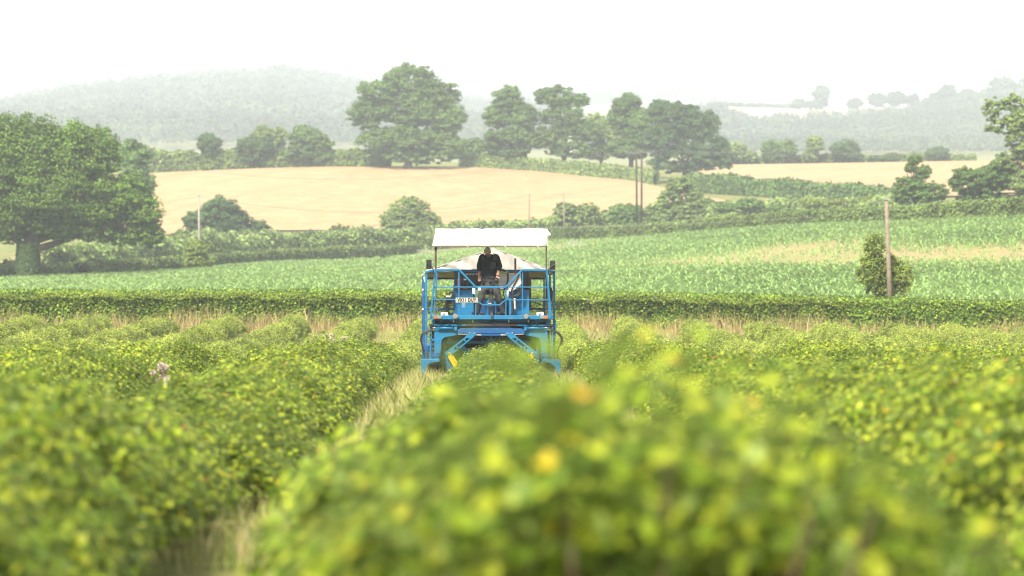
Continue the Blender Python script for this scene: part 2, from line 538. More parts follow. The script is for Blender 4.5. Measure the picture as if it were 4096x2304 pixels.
# ground sheet: a fan of columns through the view, wide margins at the sides and behind
us = np.concatenate([[-1.4, -0.9, -0.6, -0.4, -0.3], np.linspace(-0.24, 0.28, 120), [0.34, 0.45, 0.65, 0.95, 1.4]])
Ys = np.concatenate([[2.0, 6, 12, 20], np.arange(30, 150, 5), np.arange(150, 700, 8), np.arange(700, 2600, 60), np.arange(2600, 4200, 200), [4200.0]])
GX = np.outer(Ys, us); GY = np.repeat(Ys[:, None], len(us), 1)
GZ = ground(GX, GY)
V = np.stack([GX, GY, GZ], -1).reshape(-1, 3)
nu, nY = len(us), len(Ys)
ii = np.arange(nY - 1)[:, None] * nu + np.arange(nu - 1)[None, :]
Fq = np.stack([ii, ii + 1, ii + nu + 1, ii + nu], -1).reshape(-1)
gm = np_mesh("ground", V, Fq, np.full((nY - 1) * (nu - 1), 4), [M['ground']], smooth=True)
tag(link("ground", gm), "rough grassy farmland rolling up to the hills", "ground", kind='structure')
nb = MB(); nb.add([(-60, -60, 0.015), (60, -60, 0.015), (2.9, 2.05, 0.0), (-2.9, 2.05, 0.0)], [(0, 1, 2, 3)])
nb.add([(-60, -60, 0.015), (-2.9, 2.05, 0.0), (-84, 60, -0.02)], [(0, 1, 2)])
nb.add([(60, -60, 0.015), (84, 60, -0.02), (2.9, 2.05, 0.0)], [(0, 1, 2)])
tag(nb.build("near_ground", M['ground']), "bare grassy ground behind the camera", "ground", kind='structure')


def field_sheet(name, cols, lo, hi, material, label, off, nrow=26):
    """sheet on the terrain between two depth curves"""
    pxs = np.linspace(cols[0], cols[-1], 70)
    a = np.interp(pxs, cols, lo); b = np.interp(pxs, cols, hi)
    T_ = np.linspace(0, 1, nrow)[:, None]
    YY = a[None] * (1 - T_) + b[None] * T_
    XX = (pxs[None] - CX) * YY / F
    ZZ = ground(XX, YY) + off
    V = np.stack([XX, YY, ZZ], -1).reshape(-1, 3)
    n = len(pxs)
    ii = np.arange(nrow - 1)[:, None] * n + np.arange(n - 1)[None, :]
    Fq = np.stack([ii, ii + 1, ii + n + 1, ii + n], -1).reshape(-1)
    me = np_mesh(name, V, Fq, np.full((nrow - 1) * (n - 1), 4), [material], smooth=True)
    return tag(link(name, me), label, "field", kind='structure')


c1 = [350, 600, 800, 1000, 1300, 1650, 2000, 2200, 2400, 2560, 2700, 2900]
lo1 = [depth_of(p, y, 438, 560) for p, y in zip(c1, [960, 950, 935, 930, 928, 922, 915, 905, 880, 855, 830, 812])]
hi1 = [depth_of(p, y, 470, 575) for p, y in zip(c1, [702, 697, 690, 681, 672, 672, 676, 690, 708, 735, 770, 808])]
field_sheet("wheat_field", c1, lo1, hi1, M['wheat'], "pale golden ripe field below the row of big trees", 0.35)
c2 = [2800, 3000, 3300, 3560, 3850, 4300]
lo2 = [depth_of(p, y, 470, 640) for p, y in zip(c2, [740, 745, 762, 790, 790, 780])]
hi2 = [648] * 6
field_sheet("upper_wheat_field", c2, lo2, hi2, M['wheat'], "golden ripe field on the slope below the distant woods", 0.35)
c3 = [2850, 2870, 3014, 3260, 3510, 3660, 3700]
lo3 = [depth_of(p, y, 1600, 2000) for p, y in zip(c3, [440, 450, 494, 486, 465, 446, 436])]
field_sheet("hilltop_field", c3, lo3, [1996] * 7, M['wheat_far'], "pale stubble field on top of the far hill", 0.6)
# maize ground
cm = [-900, 0, 600, 1000, 1650, 2200, 2700, 3300, 4096, 5300]
MZ_FAR = [292, 298, 315, 352, 402, 402, 372, 332, 288, 262]
field_sheet("maize_field", cm, [148] * 10, MZ_FAR, M['maize_soil'], "yellowish ground under the young maize", 0.05, 60)

# ------------------------------------------------------------------ foliage generators
def rot_frames(nrm):
    """orthonormal frames (a,b) for an array of normals, with random spin"""
    n = nrm / (np.linalg.norm(nrm, axis=1, keepdims=True) + 1e-9)
    r = N.normal(size=n.shape)
    a = np.cross(n, r); a /= (np.linalg.norm(a, axis=1, keepdims=True) + 1e-9)
    b = np.cross(n, a)
    return n, a, b


def quads(P, nrm, size, aspect=0.75):
    """kite-shaped leaf sprays: 4 vertices each"""
    n, a, b = rot_frames(nrm)
    s = size[:, None]
    k = N.uniform(0.75, 1.25, (len(P), 4, 1))
    V = np.stack([P - a * s * k[:, 0], P - b * s * aspect * k[:, 1] + n * s * 0.15, P + a * s * k[:, 2], P + b * s * aspect * k[:, 3] + n * s * 0.15], 1)
    return V.reshape(-1, 3)


def quad_mesh(name, V, m):
    nq = len(V) // 4
    return np_mesh(name, V, np.arange(nq * 4), np.full(nq, 4), [m])


def leaves(P, nrm, size):
    """three-lobed leaf, 7 vertices, slightly cupped"""
    n, a, b = rot_frames(nrm)
    s = size[:, None]
    out = []
    for (u, v, w) in ((-0.55, 0, 0), (-0.5, -0.55, .1), (0.15, -0.85, .22), (0.3, -0.35, .05), (1.0, 0, .18), (0.3, 0.35, .05), (0.15, 0.85, .22), (-0.5, 0.55, .1)):
        out.append(P + a * s * u + b * s * v + n * s * w)
    V = np.stack(out, 1)
    return V.reshape(-1, 3)


def leaf_faces(nl, off=0):
    base = np.arange(nl)[:, None] * 8 + off
    q1 = base + np.array([0, 1, 2, 3]); q2 = base + np.array([0, 3, 4, 5]); q3 = base + np.array([0, 5, 6, 7])
    return np.stack([q1, q2, q3], 1).reshape(-1), np.full(nl * 3, 4)


def bush_mesh(name, L, Wd, H, nl, leafm, seed, lsize=(0.03, 0.05), shoots=16, pct=96, slen=1.0):
    """a stretch of currant bush along Y, centred, standing on z=0"""
    rg = np.random.default_rng(seed)
    # clumps on a dome
    nc = int(48 * L)
    t = rg.uniform(-1, 1, nc); yy = rg.uniform(-L / 2, L / 2, nc)
    ang = t * 1.75
    rad = rg.uniform(0.72, 1.05, nc)
    Wy = Wd / 2 * (1 + 0.10 * np.sin(yy * 4 + seed) + 0.06 * np.sin(yy * 9 + 2 * seed))
    Hy = H * (1 + 0.10 * np.sin(yy * 3.1 + 1.7 * seed) + 0.06 * np.sin(yy * 8 + seed))
    cx = np.sin(ang) * Wy * rad
    cz = 0.38 * Hy + 0.62 * Hy * np.cos(ang) * rad
    cz = np.clip(cz, 0.06, None)
    C = np.stack([cx, yy, cz], 1)
    cr = rg.uniform(0.1, 0.24, nc)
    k = rg.integers(0, nc, nl)
    d = rg.normal(size=(nl, 3)); d /= np.linalg.norm(d, axis=1, keepdims=True)
    P = C[k] + d * (cr[k] * rg.uniform(0.55, 1.15, nl))[:, None]
    outw = np.stack([P[:, 0] / (Wd / 2), np.zeros(nl), (P[:, 2] - 0.3 * H) / H], 1)
    nr = outw * 0.5 + d * 0.5 + np.array([0, -0.15, 0.75]) + rg.normal(scale=0.42, size=(nl, 3))
    sz = rg.uniform(lsize[0], lsize[1], nl)
    P[:, 2] = np.clip(P[:, 2], 0.03, None)
    P[:, 2] *= H / np.percentile(P[:, 2], pct)
    # upright shoots with leaves
    sp, sn, ss, stems = [], [], [], []
    for _ in range(shoots):
        tt = rg.uniform(-0.8, 0.8); y0 = rg.uniform(-L / 2, L / 2)
        b = np.array([math.sin(tt * 1.4) * Wd / 2 * 0.9, y0, 0.32 * H + 0.55 * H * math.cos(tt * 1.4)])
        dr = np.array([tt * 0.5 + rg.normal() * 0.25, rg.normal() * 0.3, 1.0]); dr /= np.linalg.norm(dr)
        ln = rg.uniform(0.08, 0.22) * (1 if rg.random() < 0.9 else 1.4) * slen
        m_ = int(8 + ln * 50)
        for j in range(m_):
            q = b + dr * ln * (j / m_) + rg.normal(scale=0.025, size=3)
            sp.append(q); sn.append(rg.normal(size=3) + np.array([0, 0, 0.8])); ss.append(rg.uniform(*lsize) * (1.0 - 0.35 * j / m_))
        stems.append((b, b + dr * ln))
    if sp:
        P = np.vstack([P, sp]); nr = np.vstack([nr, sn]); sz = np.concatenate([sz, ss])
    V = leaves(P, nr, sz)
    fl, cn = leaf_faces(len(P))
    mi = np.zeros(len(cn), int)
    # woody stems
    mb = MB()
    for _ in range(int(16 * L)):
        tt = rg.uniform(-0.9, 0.9); y0 = rg.uniform(-L / 2, L / 2)
        e = (math.sin(tt * 1.5) * Wd / 2 * 0.85, y0 + rg.normal() * 0.15, 0.38 * H + 0.55 * H * math.cos(tt * 1.5))
        mb.tube([(e[0] * 0.2, y0, 0), (e[0] * 0.65, y0, e[2] * 0.5), e], [0.014, 0.010, 0.004], 4, caps=False)
    for a, b in stems:
        mb.tube([a, b], [0.006, 0.003], 3, caps=False)
    sv = np.array(mb.v); sf = np.array(mb.f).reshape(-1) + len(V)
    ns = len(mb.f)
    V = np.vstack([V, sv]); fl = np.concatenate([fl, sf]); cn = np.concatenate([cn, np.full(ns, 4)]); mi = np.concatenate([mi, np.ones(ns, int)])
    return np_mesh(name, V, fl, cn, [leafm, M['twig']], mi)


# ------------------------------------------------------------------ currant rows
CH = 1.4
near_bush = [bush_mesh("bush", CH * 1.08, 1.75, 1.0, 5200, M['currant'], s, (0.026, 0.046), 20) for s in range(5)]
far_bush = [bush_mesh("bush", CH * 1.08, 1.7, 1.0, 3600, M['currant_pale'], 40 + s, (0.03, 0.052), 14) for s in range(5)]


front_bush = [bush_mesh("bush", CH * 1.08, 1.8, 1.0, 5600, M['currant'], 80 + s, (0.03, 0.05), 18, 98.5, 0.8) for s in range(3)]


def row_x(k, Y):
    return 3.0 * k + 0.28 + 0.47 * min(max((Y - 70) / 61, 0), 1.2) ** 1.2


def row_h(Y, k=1):
    if k == -1 and 16 < Y < 38:
        return float(np.interp(Y, [16, 19, 22, 26, 29, 38], [1.17, 1.02, 0.80, 0.78, 0.92, 0.97]))
    if k == 0:
        return float(np.interp(Y, [5, 7, 9.5, 13, 20, 28, 40, 48, 56, 66, 85], [1.33, 1.33, 1.30, 1.14, 0.90, 0.80, 0.80, 0.86, 0.87, 0.76, 0.70]))
    return float(np.interp(Y, [5, 9, 16, 29, 50, 66, 85, 133], [1.30, 1.28, 1.14, 0.98, 0.97, 0.84, 0.86, 0.86]))


WORD = {-9: "ninth", -8: "eighth", -7: "seventh", -6: "sixth", -5: "fifth", -4: "fourth", -3: "third", -2: "second", -1: "first"}


def where(k):
    side = "left" if k < 0 else "right"
    return f"{WORD[-abs(k)]} to the {side} of the harvester's row"


def plant_row(k, Y0, Y1, meshes, pale):
    Y0 = max(Y0, 5.0)
    n = max(1, int(round((Y1 - Y0) / CH)))
    if pale:
        lab = f"pale far currant row, {where(k)}" if k else "paler far row of currant bushes straight behind the blue harvester"
    else:
        lab = f"near green currant row, {where(k)}" if k else "blurred close row of currant bushes being straddled by the blue harvester"
    r = empty("far_currant_row" if pale else "currant_row", (row_x(k, Y0), Y0, gz(row_x(k, Y0), Y0)), lab, "bush row",
              "pale rows of currant bushes" if pale else "near rows of currant bushes")
    for i in range(n):
        Y = Y0 + CH * (i + 0.5)
        x = row_x(k, Y)
        o = link("bush", R.choice(front_bush if (k == 0 and Y < 17) else meshes), r)
        h = row_h(Y, k) * (R.uniform(0.9, 1.1) if k or Y > 17 else R.uniform(0.98, 1.03))
        w = R.uniform(0.92, 1.08) * (1.02 if not pale else 0.72)
        if not pale and Y > 35 and k: w *= 0.9
        if not pale and k == 0:
            if Y < 11: w *= 1.12; x += 0.20
            if Y > 42: w *= 0.80; x += 0.12
            if 11 <= Y < 34: w *= 1.12; x -= 0.04
        o.location = (x - r.location.x + R.uniform(-.1, .1), Y - r.location.y, gz(x, Y) - r.location.z - 0.02)
        o.rotation_euler = (0, -0.2 if (k == 0 and Y < 13) else 0, (PI if R.random() < 0.5 else 0) + R.uniform(-.1, .1))
        o.scale = (w * (1 if R.random() < .5 else -1), 1, h)
    return r


for k in range(-5, 6):
    ymin = 7.5 if k == 0 else max(5.6, (abs(3 * k + .28) - 2.6) / (0.168 if k < 0 else 0.192))
    plant_row(k, ymin, 79.0 if abs(k) < 2 else 60, near_bush, False)
for k in (-8, -7, -6, 6, 7, 8):
    ymin = (abs(3 * k + .28) - 2.6) / (0.168 if k < 0 else 0.192)
    if ymin < 78 and k not in (): plant_row(k, ymin, 60, near_bush, False) if ymin < 58 else None
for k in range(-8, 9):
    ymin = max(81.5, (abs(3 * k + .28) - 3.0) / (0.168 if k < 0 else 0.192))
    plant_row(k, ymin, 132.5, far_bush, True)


# ------------------------------------------------------------------ grass
def blades(P, h, w, lean=0.35):
    """one bent blade per point: quad + quad tip; 5 verts"""
    n = len(P)
    th = N.uniform(0, 2 * PI, n)
    side = np.stack([np.cos(th), np.sin(th) * 0.6, np.zeros(n)], 1) * (w / 2)[:, None]
    ld = np.stack([N.normal(size=n), N.normal(size=n), np.zeros(n)], 1) * (h * lean)[:, None]
    up = np.array([0, 0, 1.0])
    m = P + up * (h * 0.55)[:, None] + ld * 0.3
    t = P + up * h[:, None] + ld
    V = np.stack([P - side, P + side, m + side * 0.8, t, m - side * 0.8], 1).reshape(-1, 3)
    return V


def blade_obj(name, V, m, label, cat="grass"):
    n = len(V) // 5
    me = np_mesh(name, V, np.arange(n * 5), np.full(n, 5), [m])
    return tag(link(name, me), label, cat, kind='stuff')


# tall dry grass at the foot of the near hedge
n = 36000
X = N.uniform(-27, 31, n); Yv = 133.2 + 6.6 * N.beta(1.6, 1.2, n)
den = np.sin(X * 1.3) + np.sin(X * 0.47 + 1) + N.normal(scale=0.9, size=n)
keep = den > -1.9
X, Yv, den = X[keep], Yv[keep], den[keep]
P = np.stack([X, Yv, ground(X, Yv)], 1)
h = np.where(N.random(len(P)) < .14, N.uniform(0.7, 1.15, len(P)), N.uniform(0.2, 0.5, len(P))) * (1 + 0.15 * np.clip(den, -1.5, 2))
blade_obj("dry_grass", blades(P, h, N.uniform(0.012, 0.035, len(P)), 0.22), M['straw'], "tall tawny dry grass along the foot of the hedge")
# verge grass in the alleys
Ps, hs = [], []
for k in range(-8, 8):
    n = 40000 if -2 <= k <= 1 else 12000
    Yv = N.uniform(18 if -2 <= k <= 1 else 35, 133.5, n)
    X = 3.0 * k + 1.78 + 0.47 * np.clip((Yv - 70) / 61, 0, 1.2) ** 1.2 + N.normal(scale=0.42, size=n)
    ok = (X > -.17 * Yv - 1.5) & (X < .195 * Yv + 1.5)
    X, Yv = X[ok], Yv[ok]
    Ps.append(np.stack([X, Yv, ground(X, Yv)], 1)); hs.append(N.uniform(0.1, 0.36, len(X)) * (1 + 0.25 * np.sin(Yv * 1.1)))
P = np.vstack(Ps); h = np.concatenate(hs)
blade_obj("grass", blades(P, h, N.uniform(0.004, 0.009, len(P)), 0.35), M['verge'], "short green and straw coloured grass in the alleys between rows")

# maize
n = 130000
YY = np.sqrt(N.uniform(150 ** 2, 402 ** 2, n)); PX = N.uniform(-500, 4700, n)
ok = YY < np.interp(PX, cm, MZ_FAR) - 1.5
YY, PX = YY[ok], PX[ok]; XX = (PX - CX) * YY / F
ZZ = ground(XX, YY)
row = CY - (ZZ - HC) * F / YY
band = np.exp(-((YY - (236 + 0.008 * (4096 - PX))) / 15) ** 2) * 0.93 * np.clip((PX - 2300) / 900, 0, 1) + \
       0.8 * np.exp(-((YY - 268) / 14) ** 2) * np.clip((PX - 2100) / 500, 0, 1) * np.clip((3700 - PX) / 500, 0, 1) + \
       0.9 * np.exp(-((YY - 372) / 22) ** 2) * np.clip((2700 - PX) / 400, 0, 1) * np.clip((PX - 1100) / 300, 0, 1)
patch = 0.5 + 0.25 * np.sin(XX * 0.11 + 1) * np.sin(YY * 0.05) + 0.2 * np.sin(XX * 0.31 + YY * 0.12)
keep = N.random(len(XX)) > np.clip(1.0 * band + 0.3 * (patch < 0.35), 0, 0.985)
XX, YY, ZZ, band = XX[keep], YY[keep], ZZ[keep], band[keep]
mv = []
nb_ = 6
for j in range(nb_):
    th = N.uniform(0, 2 * PI, len(XX)); ln = N.uniform(0.22, 0.58, len(XX)) * (1 - 0.6 * np.clip(band, 0, 1)); w = N.uniform(0.022, 0.045, len(XX))
    d = np.stack([np.cos(th), np.sin(th), 0 * th], 1); s_ = np.stack([-np.sin(th), np.cos(th), 0 * th], 1) * w[:, None]
    b = np.stack([XX, YY, ZZ + 0.05 + 0.09 * j], 1)
    up = np.array([0, 0, 1.0])
    m1 = b + d * (ln * 0.35)[:, None] + up * (ln * 0.55)[:, None]
    e = b + d * (ln * 0.9)[:, None] + up * (ln * N.uniform(0.35, 0.95, len(XX)))[:, None]
    mv.append(np.stack([b - s_ * .6, b + s_ * .6, m1 + s_, e, m1 - s_], 1).reshape(-1, 3))
blade_obj("maize", np.vstack(mv), M['maize'], "young blue-green maize plants filling the rising field", "maize")


# ------------------------------------------------------------------ hedges
def hedge(name, pts, hgt, thick, leaf, dens, m, label, group=None, bumps=0.18, seed=1, core=True):
    """pts: (photo column, depth); hgt: heights per point"""
    rg = np.random.default_rng(seed)
    G = [on_ground(p, y) for p, y in pts]
    seg = [0.0]
    for a, b in zip(G, G[1:]): seg.append(seg[-1] + (b - a).length)
    L = seg[-1]
    gx = np.array([g.x for g in G]); gy = np.array([g.y for g in G])
    n = int(L * dens)
    s = rg.uniform(0, L, n)
    x = np.interp(s, seg, gx); y = np.interp(s, seg, gy)
    hh = np.interp(s, seg, hgt)
    ph = rg.uniform(0, 6, 6)
    bump = (np.sin(s * 0.9 + ph[0]) + np.sin(s * 2.3 + ph[1]) * .7 + np.sin(s * 0.31 + ph[2]) * 1.2 + np.sin(s * 5.1 + ph[3]) * .4) / 3.3
    hh = hh * (1 + bumps * bump)
    a = rg.uniform(-0.5, PI + 0.5, n)
    ca, sa = np.cos(a), np.clip(np.sin(a), -1, 1)
    # rounded box section
    cxs = np.sign(ca) * np.abs(ca) ** 0.5 * thick / 2 * (1 + 0.15 * bump)
    czs = hh * (0.5 + 0.5 * np.sign(sa) * np.abs(sa) ** 0.5)
    low = rg.random(n) < 0.45
    czs = np.where(low, hh * rg.random(n), czs)
    cxs = np.where(low, np.sign(cxs) * thick / 2 * rg.uniform(0.8, 1.05, n), cxs)
    sh = rg.uniform(0.86, 1.06, n)
    off = np.array([(G[-1] - G[0]).y, -(G[-1] - G[0]).x]); off = off / (np.linalg.norm(off) + 1e-9)
    px_ = x + off[0] * cxs * sh; py_ = y + off[1] * cxs * sh
    pz = ground(px_, py_) + np.maximum(czs * sh, 0.02)
    P = np.stack([px_, py_, pz], 1) + rg.normal(scale=leaf * 0.5, size=(n, 3))
    nr = np.stack([off[0] * cxs / thick * 2, off[1] * cxs / thick * 2, (czs / hh - 0.3) * 1.4 + 0.3], 1) + rg.normal(scale=0.6, size=(n, 3))
    V = quads(P, nr, rg.uniform(0.6, 1.3, n) * leaf)
    me = quad_mesh(name, V, m)
    o = link(name, me)
    tag(o, label, "hedge", group)
    if core:  # solid woody core added inside to stop light leaking through the leaves
        mb = MB()
        cs = np.linspace(0.3, L - 0.3, max(4, int(L / 4)))
        X_ = np.interp(cs, seg, gx); Y_ = np.interp(cs, seg, gy); H_ = np.interp(cs, seg, hgt) * 0.72
        vs = []
        for xx, yy, h_ in zip(X_, Y_, H_):
            g = gz(xx, yy) - 0.1
            for t_, z_ in ((-.3, 0), (-.3, h_), (.3, h_), (.3, 0)):
                vs.append((xx + off[0] * thick * t_, yy + off[1] * thick * t_, g + z_))
        fs = []
        for i in range(len(cs) - 1):
            for q in range(4): fs.append((i * 4 + q, i * 4 + (q + 1) % 4, (i + 1) * 4 + (q + 1) % 4, (i + 1) * 4 + q))
        mb.add(vs, fs)
        mb.build("light_block_core", M['bark'], o)
    return o


hedge("hedge", [(-900, 142), (700, 142), (1900, 142), (3100, 142), (4096, 141), (5000, 140)], [1.85, 1.85, 1.8, 1.8, 1.85, 1.85], 1.7, 0.06, 3600, M['hedge'],
      "long clipped green hedge behind the currant rows and the blue harvester", bumps=0.03, seed=3)
hedge("field_hedge", [(2185, 404), (2400, 392), (2800, 366), (3300, 332), (3700, 310), (4200, 286), (5300, 262)], [2.2, 2.1, 2.0, 2.1, 2.2, 2.3, 2.3], 2.0, 0.17, 620,
      M['hedge_far'], "dark clipped hedge along the upper edge of the maize, right of the gate", bumps=0.05, seed=4)
hedge("field_hedge", [(1655, 404), (1350, 385), (1000, 356), (700, 325), (500, 312), (330, 304)], [1.9, 2.0, 1.9, 1.9, 1.9, 1.8], 2.0, 0.17, 600, M['hedge_far'],
      "hedge beyond the maize between the metal gate and the big oak", bumps=0.12, seed=5)
hedge("scrub", [(330, 312), (60, 306), (-300, 300)], [1.7, 1.9, 2.0], 3.0, 0.2, 420, M['hedge_far'], "low scrub hedge at the foot of the big oak", bumps=0.3, seed=6, core=False)
hedge("scrub", [(250, 345), (700, 375), (1100, 405), (1500, 420), (1900, 425)], [3.6, 4.2, 3.4, 3.0, 3.0], 6.0, 0.27, 600, M['tree_pale'],
      "pale overgrown scrub behind the hedge between oak and pale bush", bumps=0.35, seed=7, core=False)
hedge("scrub", [(1850, 425), (2200, 430), (2700, 430), (3100, 420), (3600, 400)], [2.4, 2.8, 2.6, 2.6, 2.6], 5.0, 0.27, 500, M['tree_pale'],
      "grey-green scrub behind the dark hedge beyond the two-legged pole", bumps=0.35, seed=8)
hedge("ridge_hedge", [(540, 572), (900, 574), (1250, 574), (1560, 572)], [4.2, 3.8, 3.2, 3.0], 4.0, 0.33, 420, M['hedge_far'],
      "tall rough hedge above the golden field under the small round trees", bumps=0.22, seed=9)
hedge("ridge_hedge", [(1850, 572), (2200, 568), (2540, 556), (2620, 548)], [2.6, 2.6, 2.6, 2.2], 2.4, 0.25, 560, M['tree_pale'],
      "bright clipped hedge along the curved top of the golden field", bumps=0.12, seed=10)
hedge("slope_hedge", [(2780, 520), (3000, 500), (3300, 476), (3560, 462), (3700, 455)], [3.2, 2.8, 2.6, 2.4, 2.2], 3.0, 0.25, 600, M['tree_mid'],
      "hedge running down the slope below the second golden field", bumps=0.25, seed=12)
hedge("slope_hedge", [(2850, 655), (3200, 655), (3600, 655), (3900, 655)], [2.2, 1.8, 1.8, 1.6], 2.4, 0.33, 300, M['hedge_far'],
      "thin low hedge along the top of the second golden field", bumps=0.35, seed=13, core=False)


nh = [o for o in bpy.data.objects if o.name == "hedge"][0]
n = 70000
X = N.uniform(-36, 40, n); bz = np.interp(X, [-16, 0, 15, 27], [1.56, 1.5, 1.5, 1.55]) + 0.28 * N.random(n) ** 1.5 + 0.05 * np.sin(X * 0.9) + 0.05 * np.sin(X * 2.7 + 1); Yv = 141.6 + N.uniform(-.95, .8, n)
P = np.stack([X, Yv, ground(X, Yv) + bz * np.where(N.random(n) < .25, N.uniform(.6, 1, n), 1)], 1)
M['fresh'] = leaf_mat('fresh_hedge_leaf', [(0.0, (0.10, 0.18, 0.015)), (0.5, (0.24, 0.33, 0.03)), (1.0, (0.38, 0.45, 0.07))], trans=0.35, clump=0.5, clump_amt=0.3)
link("new_growth", quad_mesh("new_growth", quads(P, N.normal(size=(n, 3)) + np.array([0, -.5, .8]), N.uniform(.03, .065, n)), M['fresh']), nh)

# ------------------------------------------------------------------ trees
def tree(name, label, px, Y, lobes, m, leaf=0.4, nleaf=9000, trunk_r=0.4, group=None, sub=0.3, nsub=26, gappy=0.0, base=None, bark=None, limbs=7, seed=None, trunk_px=None, flat=0.75):
    """lobes: (photo column, photo row, half width px, half height px[, depth offset m])"""
    rg = np.random.default_rng(seed if seed is not None else int(px * 7 + Y))
    g = on_ground(trunk_px if trunk_px is not None else px, Y)
    if base is not None: g.z = HC - (base - CY) * Y / F
    root = empty(name, g, label, "tree", group)
    Ps, Ns, tips = [], [], []
    areas = np.array([l[2] * l[3] for l in lobes], float); areas /= areas.sum()
    for l, ar in zip(lobes, areas):
        c = np.array(W3(l[0], l[1], Y)) + np.array([0, l[4] if len(l) > 4 else 0, 0])
        rx, rz = l[2] * Y / F, l[3] * Y / F
        ry = (rx + rz) / 2
        ns = max(16, int(4.0 * nsub * (ar * len(lobes)) ** 0.5))
        d = rg.normal(size=(ns, 3)); d /= np.linalg.norm(d, axis=1, keepdims=True)
        rr = rg.uniform(0.35, 1.0, ns) ** 0.6
        sr = sub * 0.8 * min(rx, rz) * rg.uniform(0.4, 1.4, ns)
        sc_ = c + d * rr[:, None] * np.maximum(np.array([rx, ry, rz]) - sr[:, None] * 0.8, 0.2)
        k = rg.integers(0, ns, int(nleaf * 2.7 * ar))
        dd = rg.normal(size=(len(k), 3)); dd /= np.linalg.norm(dd, axis=1, keepdims=True)
        up = dd[:, 2] < -0.3
        dd[up, 2] *= 0.4
        q = sc_[k] + dd * (sr[k] * (rg.uniform(0.5, 1.1, len(k)) + 0.35 * (rg.random(len(k)) < .1)))[:, None] * np.array([1.15, 1.15, flat])
        if gappy:
            keep = rg.random(len(q)) > gappy
            q, dd = q[keep], dd[keep]
        Ps.append(q); Ns.append(dd * 0.9 + np.array([0, 0, 0.55]) + rg.normal(scale=0.4, size=dd.shape))
        for i in rg.choice(ns, min(ns, 9), replace=False): tips.append(Vector(sc_[i]))
    P = np.vstack(Ps); NN = np.vstack(Ns)
    P[:, 2] = np.maximum(P[:, 2], g.z + 0.1)
    s = rg.uniform(0.5, 1.15, len(P)) * leaf * 0.7
    V = quads(P, NN, s) - np.array(g)
    link("crown", quad_mesh("crown", V, m), root)
    mb = MB()
    top = max(l[1] - l[3] * 0.2 for l in lobes)
    big = max(lobes, key=lambda l: l[2] * l[3])
    cc = W3(big[0], big[1], Y)
    fork = g.lerp(cc, 0.45); fork.x = g.x * 0.9 + cc.x * 0.1
    mb.tube([g + Vector((0, 0, -0.3)), g + Vector((0, 0, 0.4)), g.lerp(fork, 0.6) + Vector((trunk_r * .2, 0, 0)), fork, cc], [trunk_r * 1.5, trunk_r * 1.1, trunk_r * 0.95, trunk_r * 0.8, trunk_r * 0.25], 9)
    rg2 = random.Random(int(px))
    for tp in rg2.sample(tips, min(limbs, len(tips))):
        st = g.lerp(cc, rg2.uniform(0.3, 0.75))
        md = st.lerp(tp, 0.5) + Vector((0, 0, rg2.uniform(-.02, .12) * (tp - st).length))
        mb.tube([st, md, tp], [trunk_r * 0.42, trunk_r * 0.25, trunk_r * 0.06], 6)
    mb.build("trunk", bark or M['bark'], root)
    return root


# the big oak on the left
tree("oak_tree", "huge spreading oak with thick ivy-clad trunk at the maize field's edge", 150, 295,
     [(110, 600, 240, 165), (320, 620, 190, 155), (-120, 720, 230, 230), (200, 780, 330, 190), (470, 800, 150, 130), (560, 850, 105, 105), (330, 900, 190, 90),
      (600, 940, 70, 60), (20, 900, 150, 90), (-200, 900, 150, 90), (500, 950, 80, 45)],
     M['oak'], leaf=0.23, nleaf=62000, trunk_r=1.0, sub=0.3, nsub=46, trunk_px=112, base=1137, limbs=14, seed=5, flat=0.95)
iv = N.uniform(0, 1, 2600); th = N.uniform(0, 2 * PI, 2600)
g0 = W3(112, 1137, 295)
P = np.stack([g0.x + np.cos(th) * (1.35 - 0.25 * iv), g0.y + np.sin(th) * (1.35 - .25 * iv), g0.z + iv * 4.2], 1)
iv_o = [o for o in bpy.data.objects if o.name == "oak_tree"][0]
link("ivy", quad_mesh("ivy", quads(P - np.array(iv_o.location), np.stack([np.cos(th), np.sin(th), 0.3 + 0 * th], 1) + N.normal(scale=.4, size=(2600, 3)), N.uniform(.08, .2, 2600)), leaf_mat('ivy_leaf', [(0, (0.03, 0.06, 0.015)), (1, (0.07, 0.12, 0.03))], trans=0.1, spec=0.1)), iv_o)

tree("field_tree", "pale tree half hidden behind the big oak's crown", 540, 420, [(530, 650, 85, 100), (560, 760, 70, 110), (590, 900, 50, 70)], M['tree_mid'], 0.3, 9000, 0.35)
tree("round_tree", "small round dark tree standing alone above the hedge", 837, 572, [(837, 572, 57, 47), (840, 612, 30, 28)], M['tree_dark'], 0.3, 6000, 0.25, "small trees on the ridge hedge")
tree("round_tree", "broad low dark tree in the ridge hedge beside a paler one", 1015, 572, [(1000, 585, 70, 45), (1050, 590, 60, 50), (1015, 630, 60, 35)], M['tree_dark'], 0.3, 8000, 0.3, "small trees on the ridge hedge")
tree("round_tree", "pale loose tree behind the low dark one on the ridge", 1075, 590, [(1050, 540, 50, 45), (1110, 545, 40, 45), (1080, 580, 70, 40)], M['tree_pale'], 0.33, 6500, 0.25, "small trees on the ridge hedge", gappy=0.2)
tree("round_tree", "wide domed tree in the ridge hedge left of the tallest tree", 1225, 572, [(1215, 545, 75, 55), (1270, 575, 70, 50), (1200, 610, 90, 45), (1290, 625, 60, 40)], M['tree_mid'], 0.3, 11000, 0.35, "small trees on the ridge hedge")

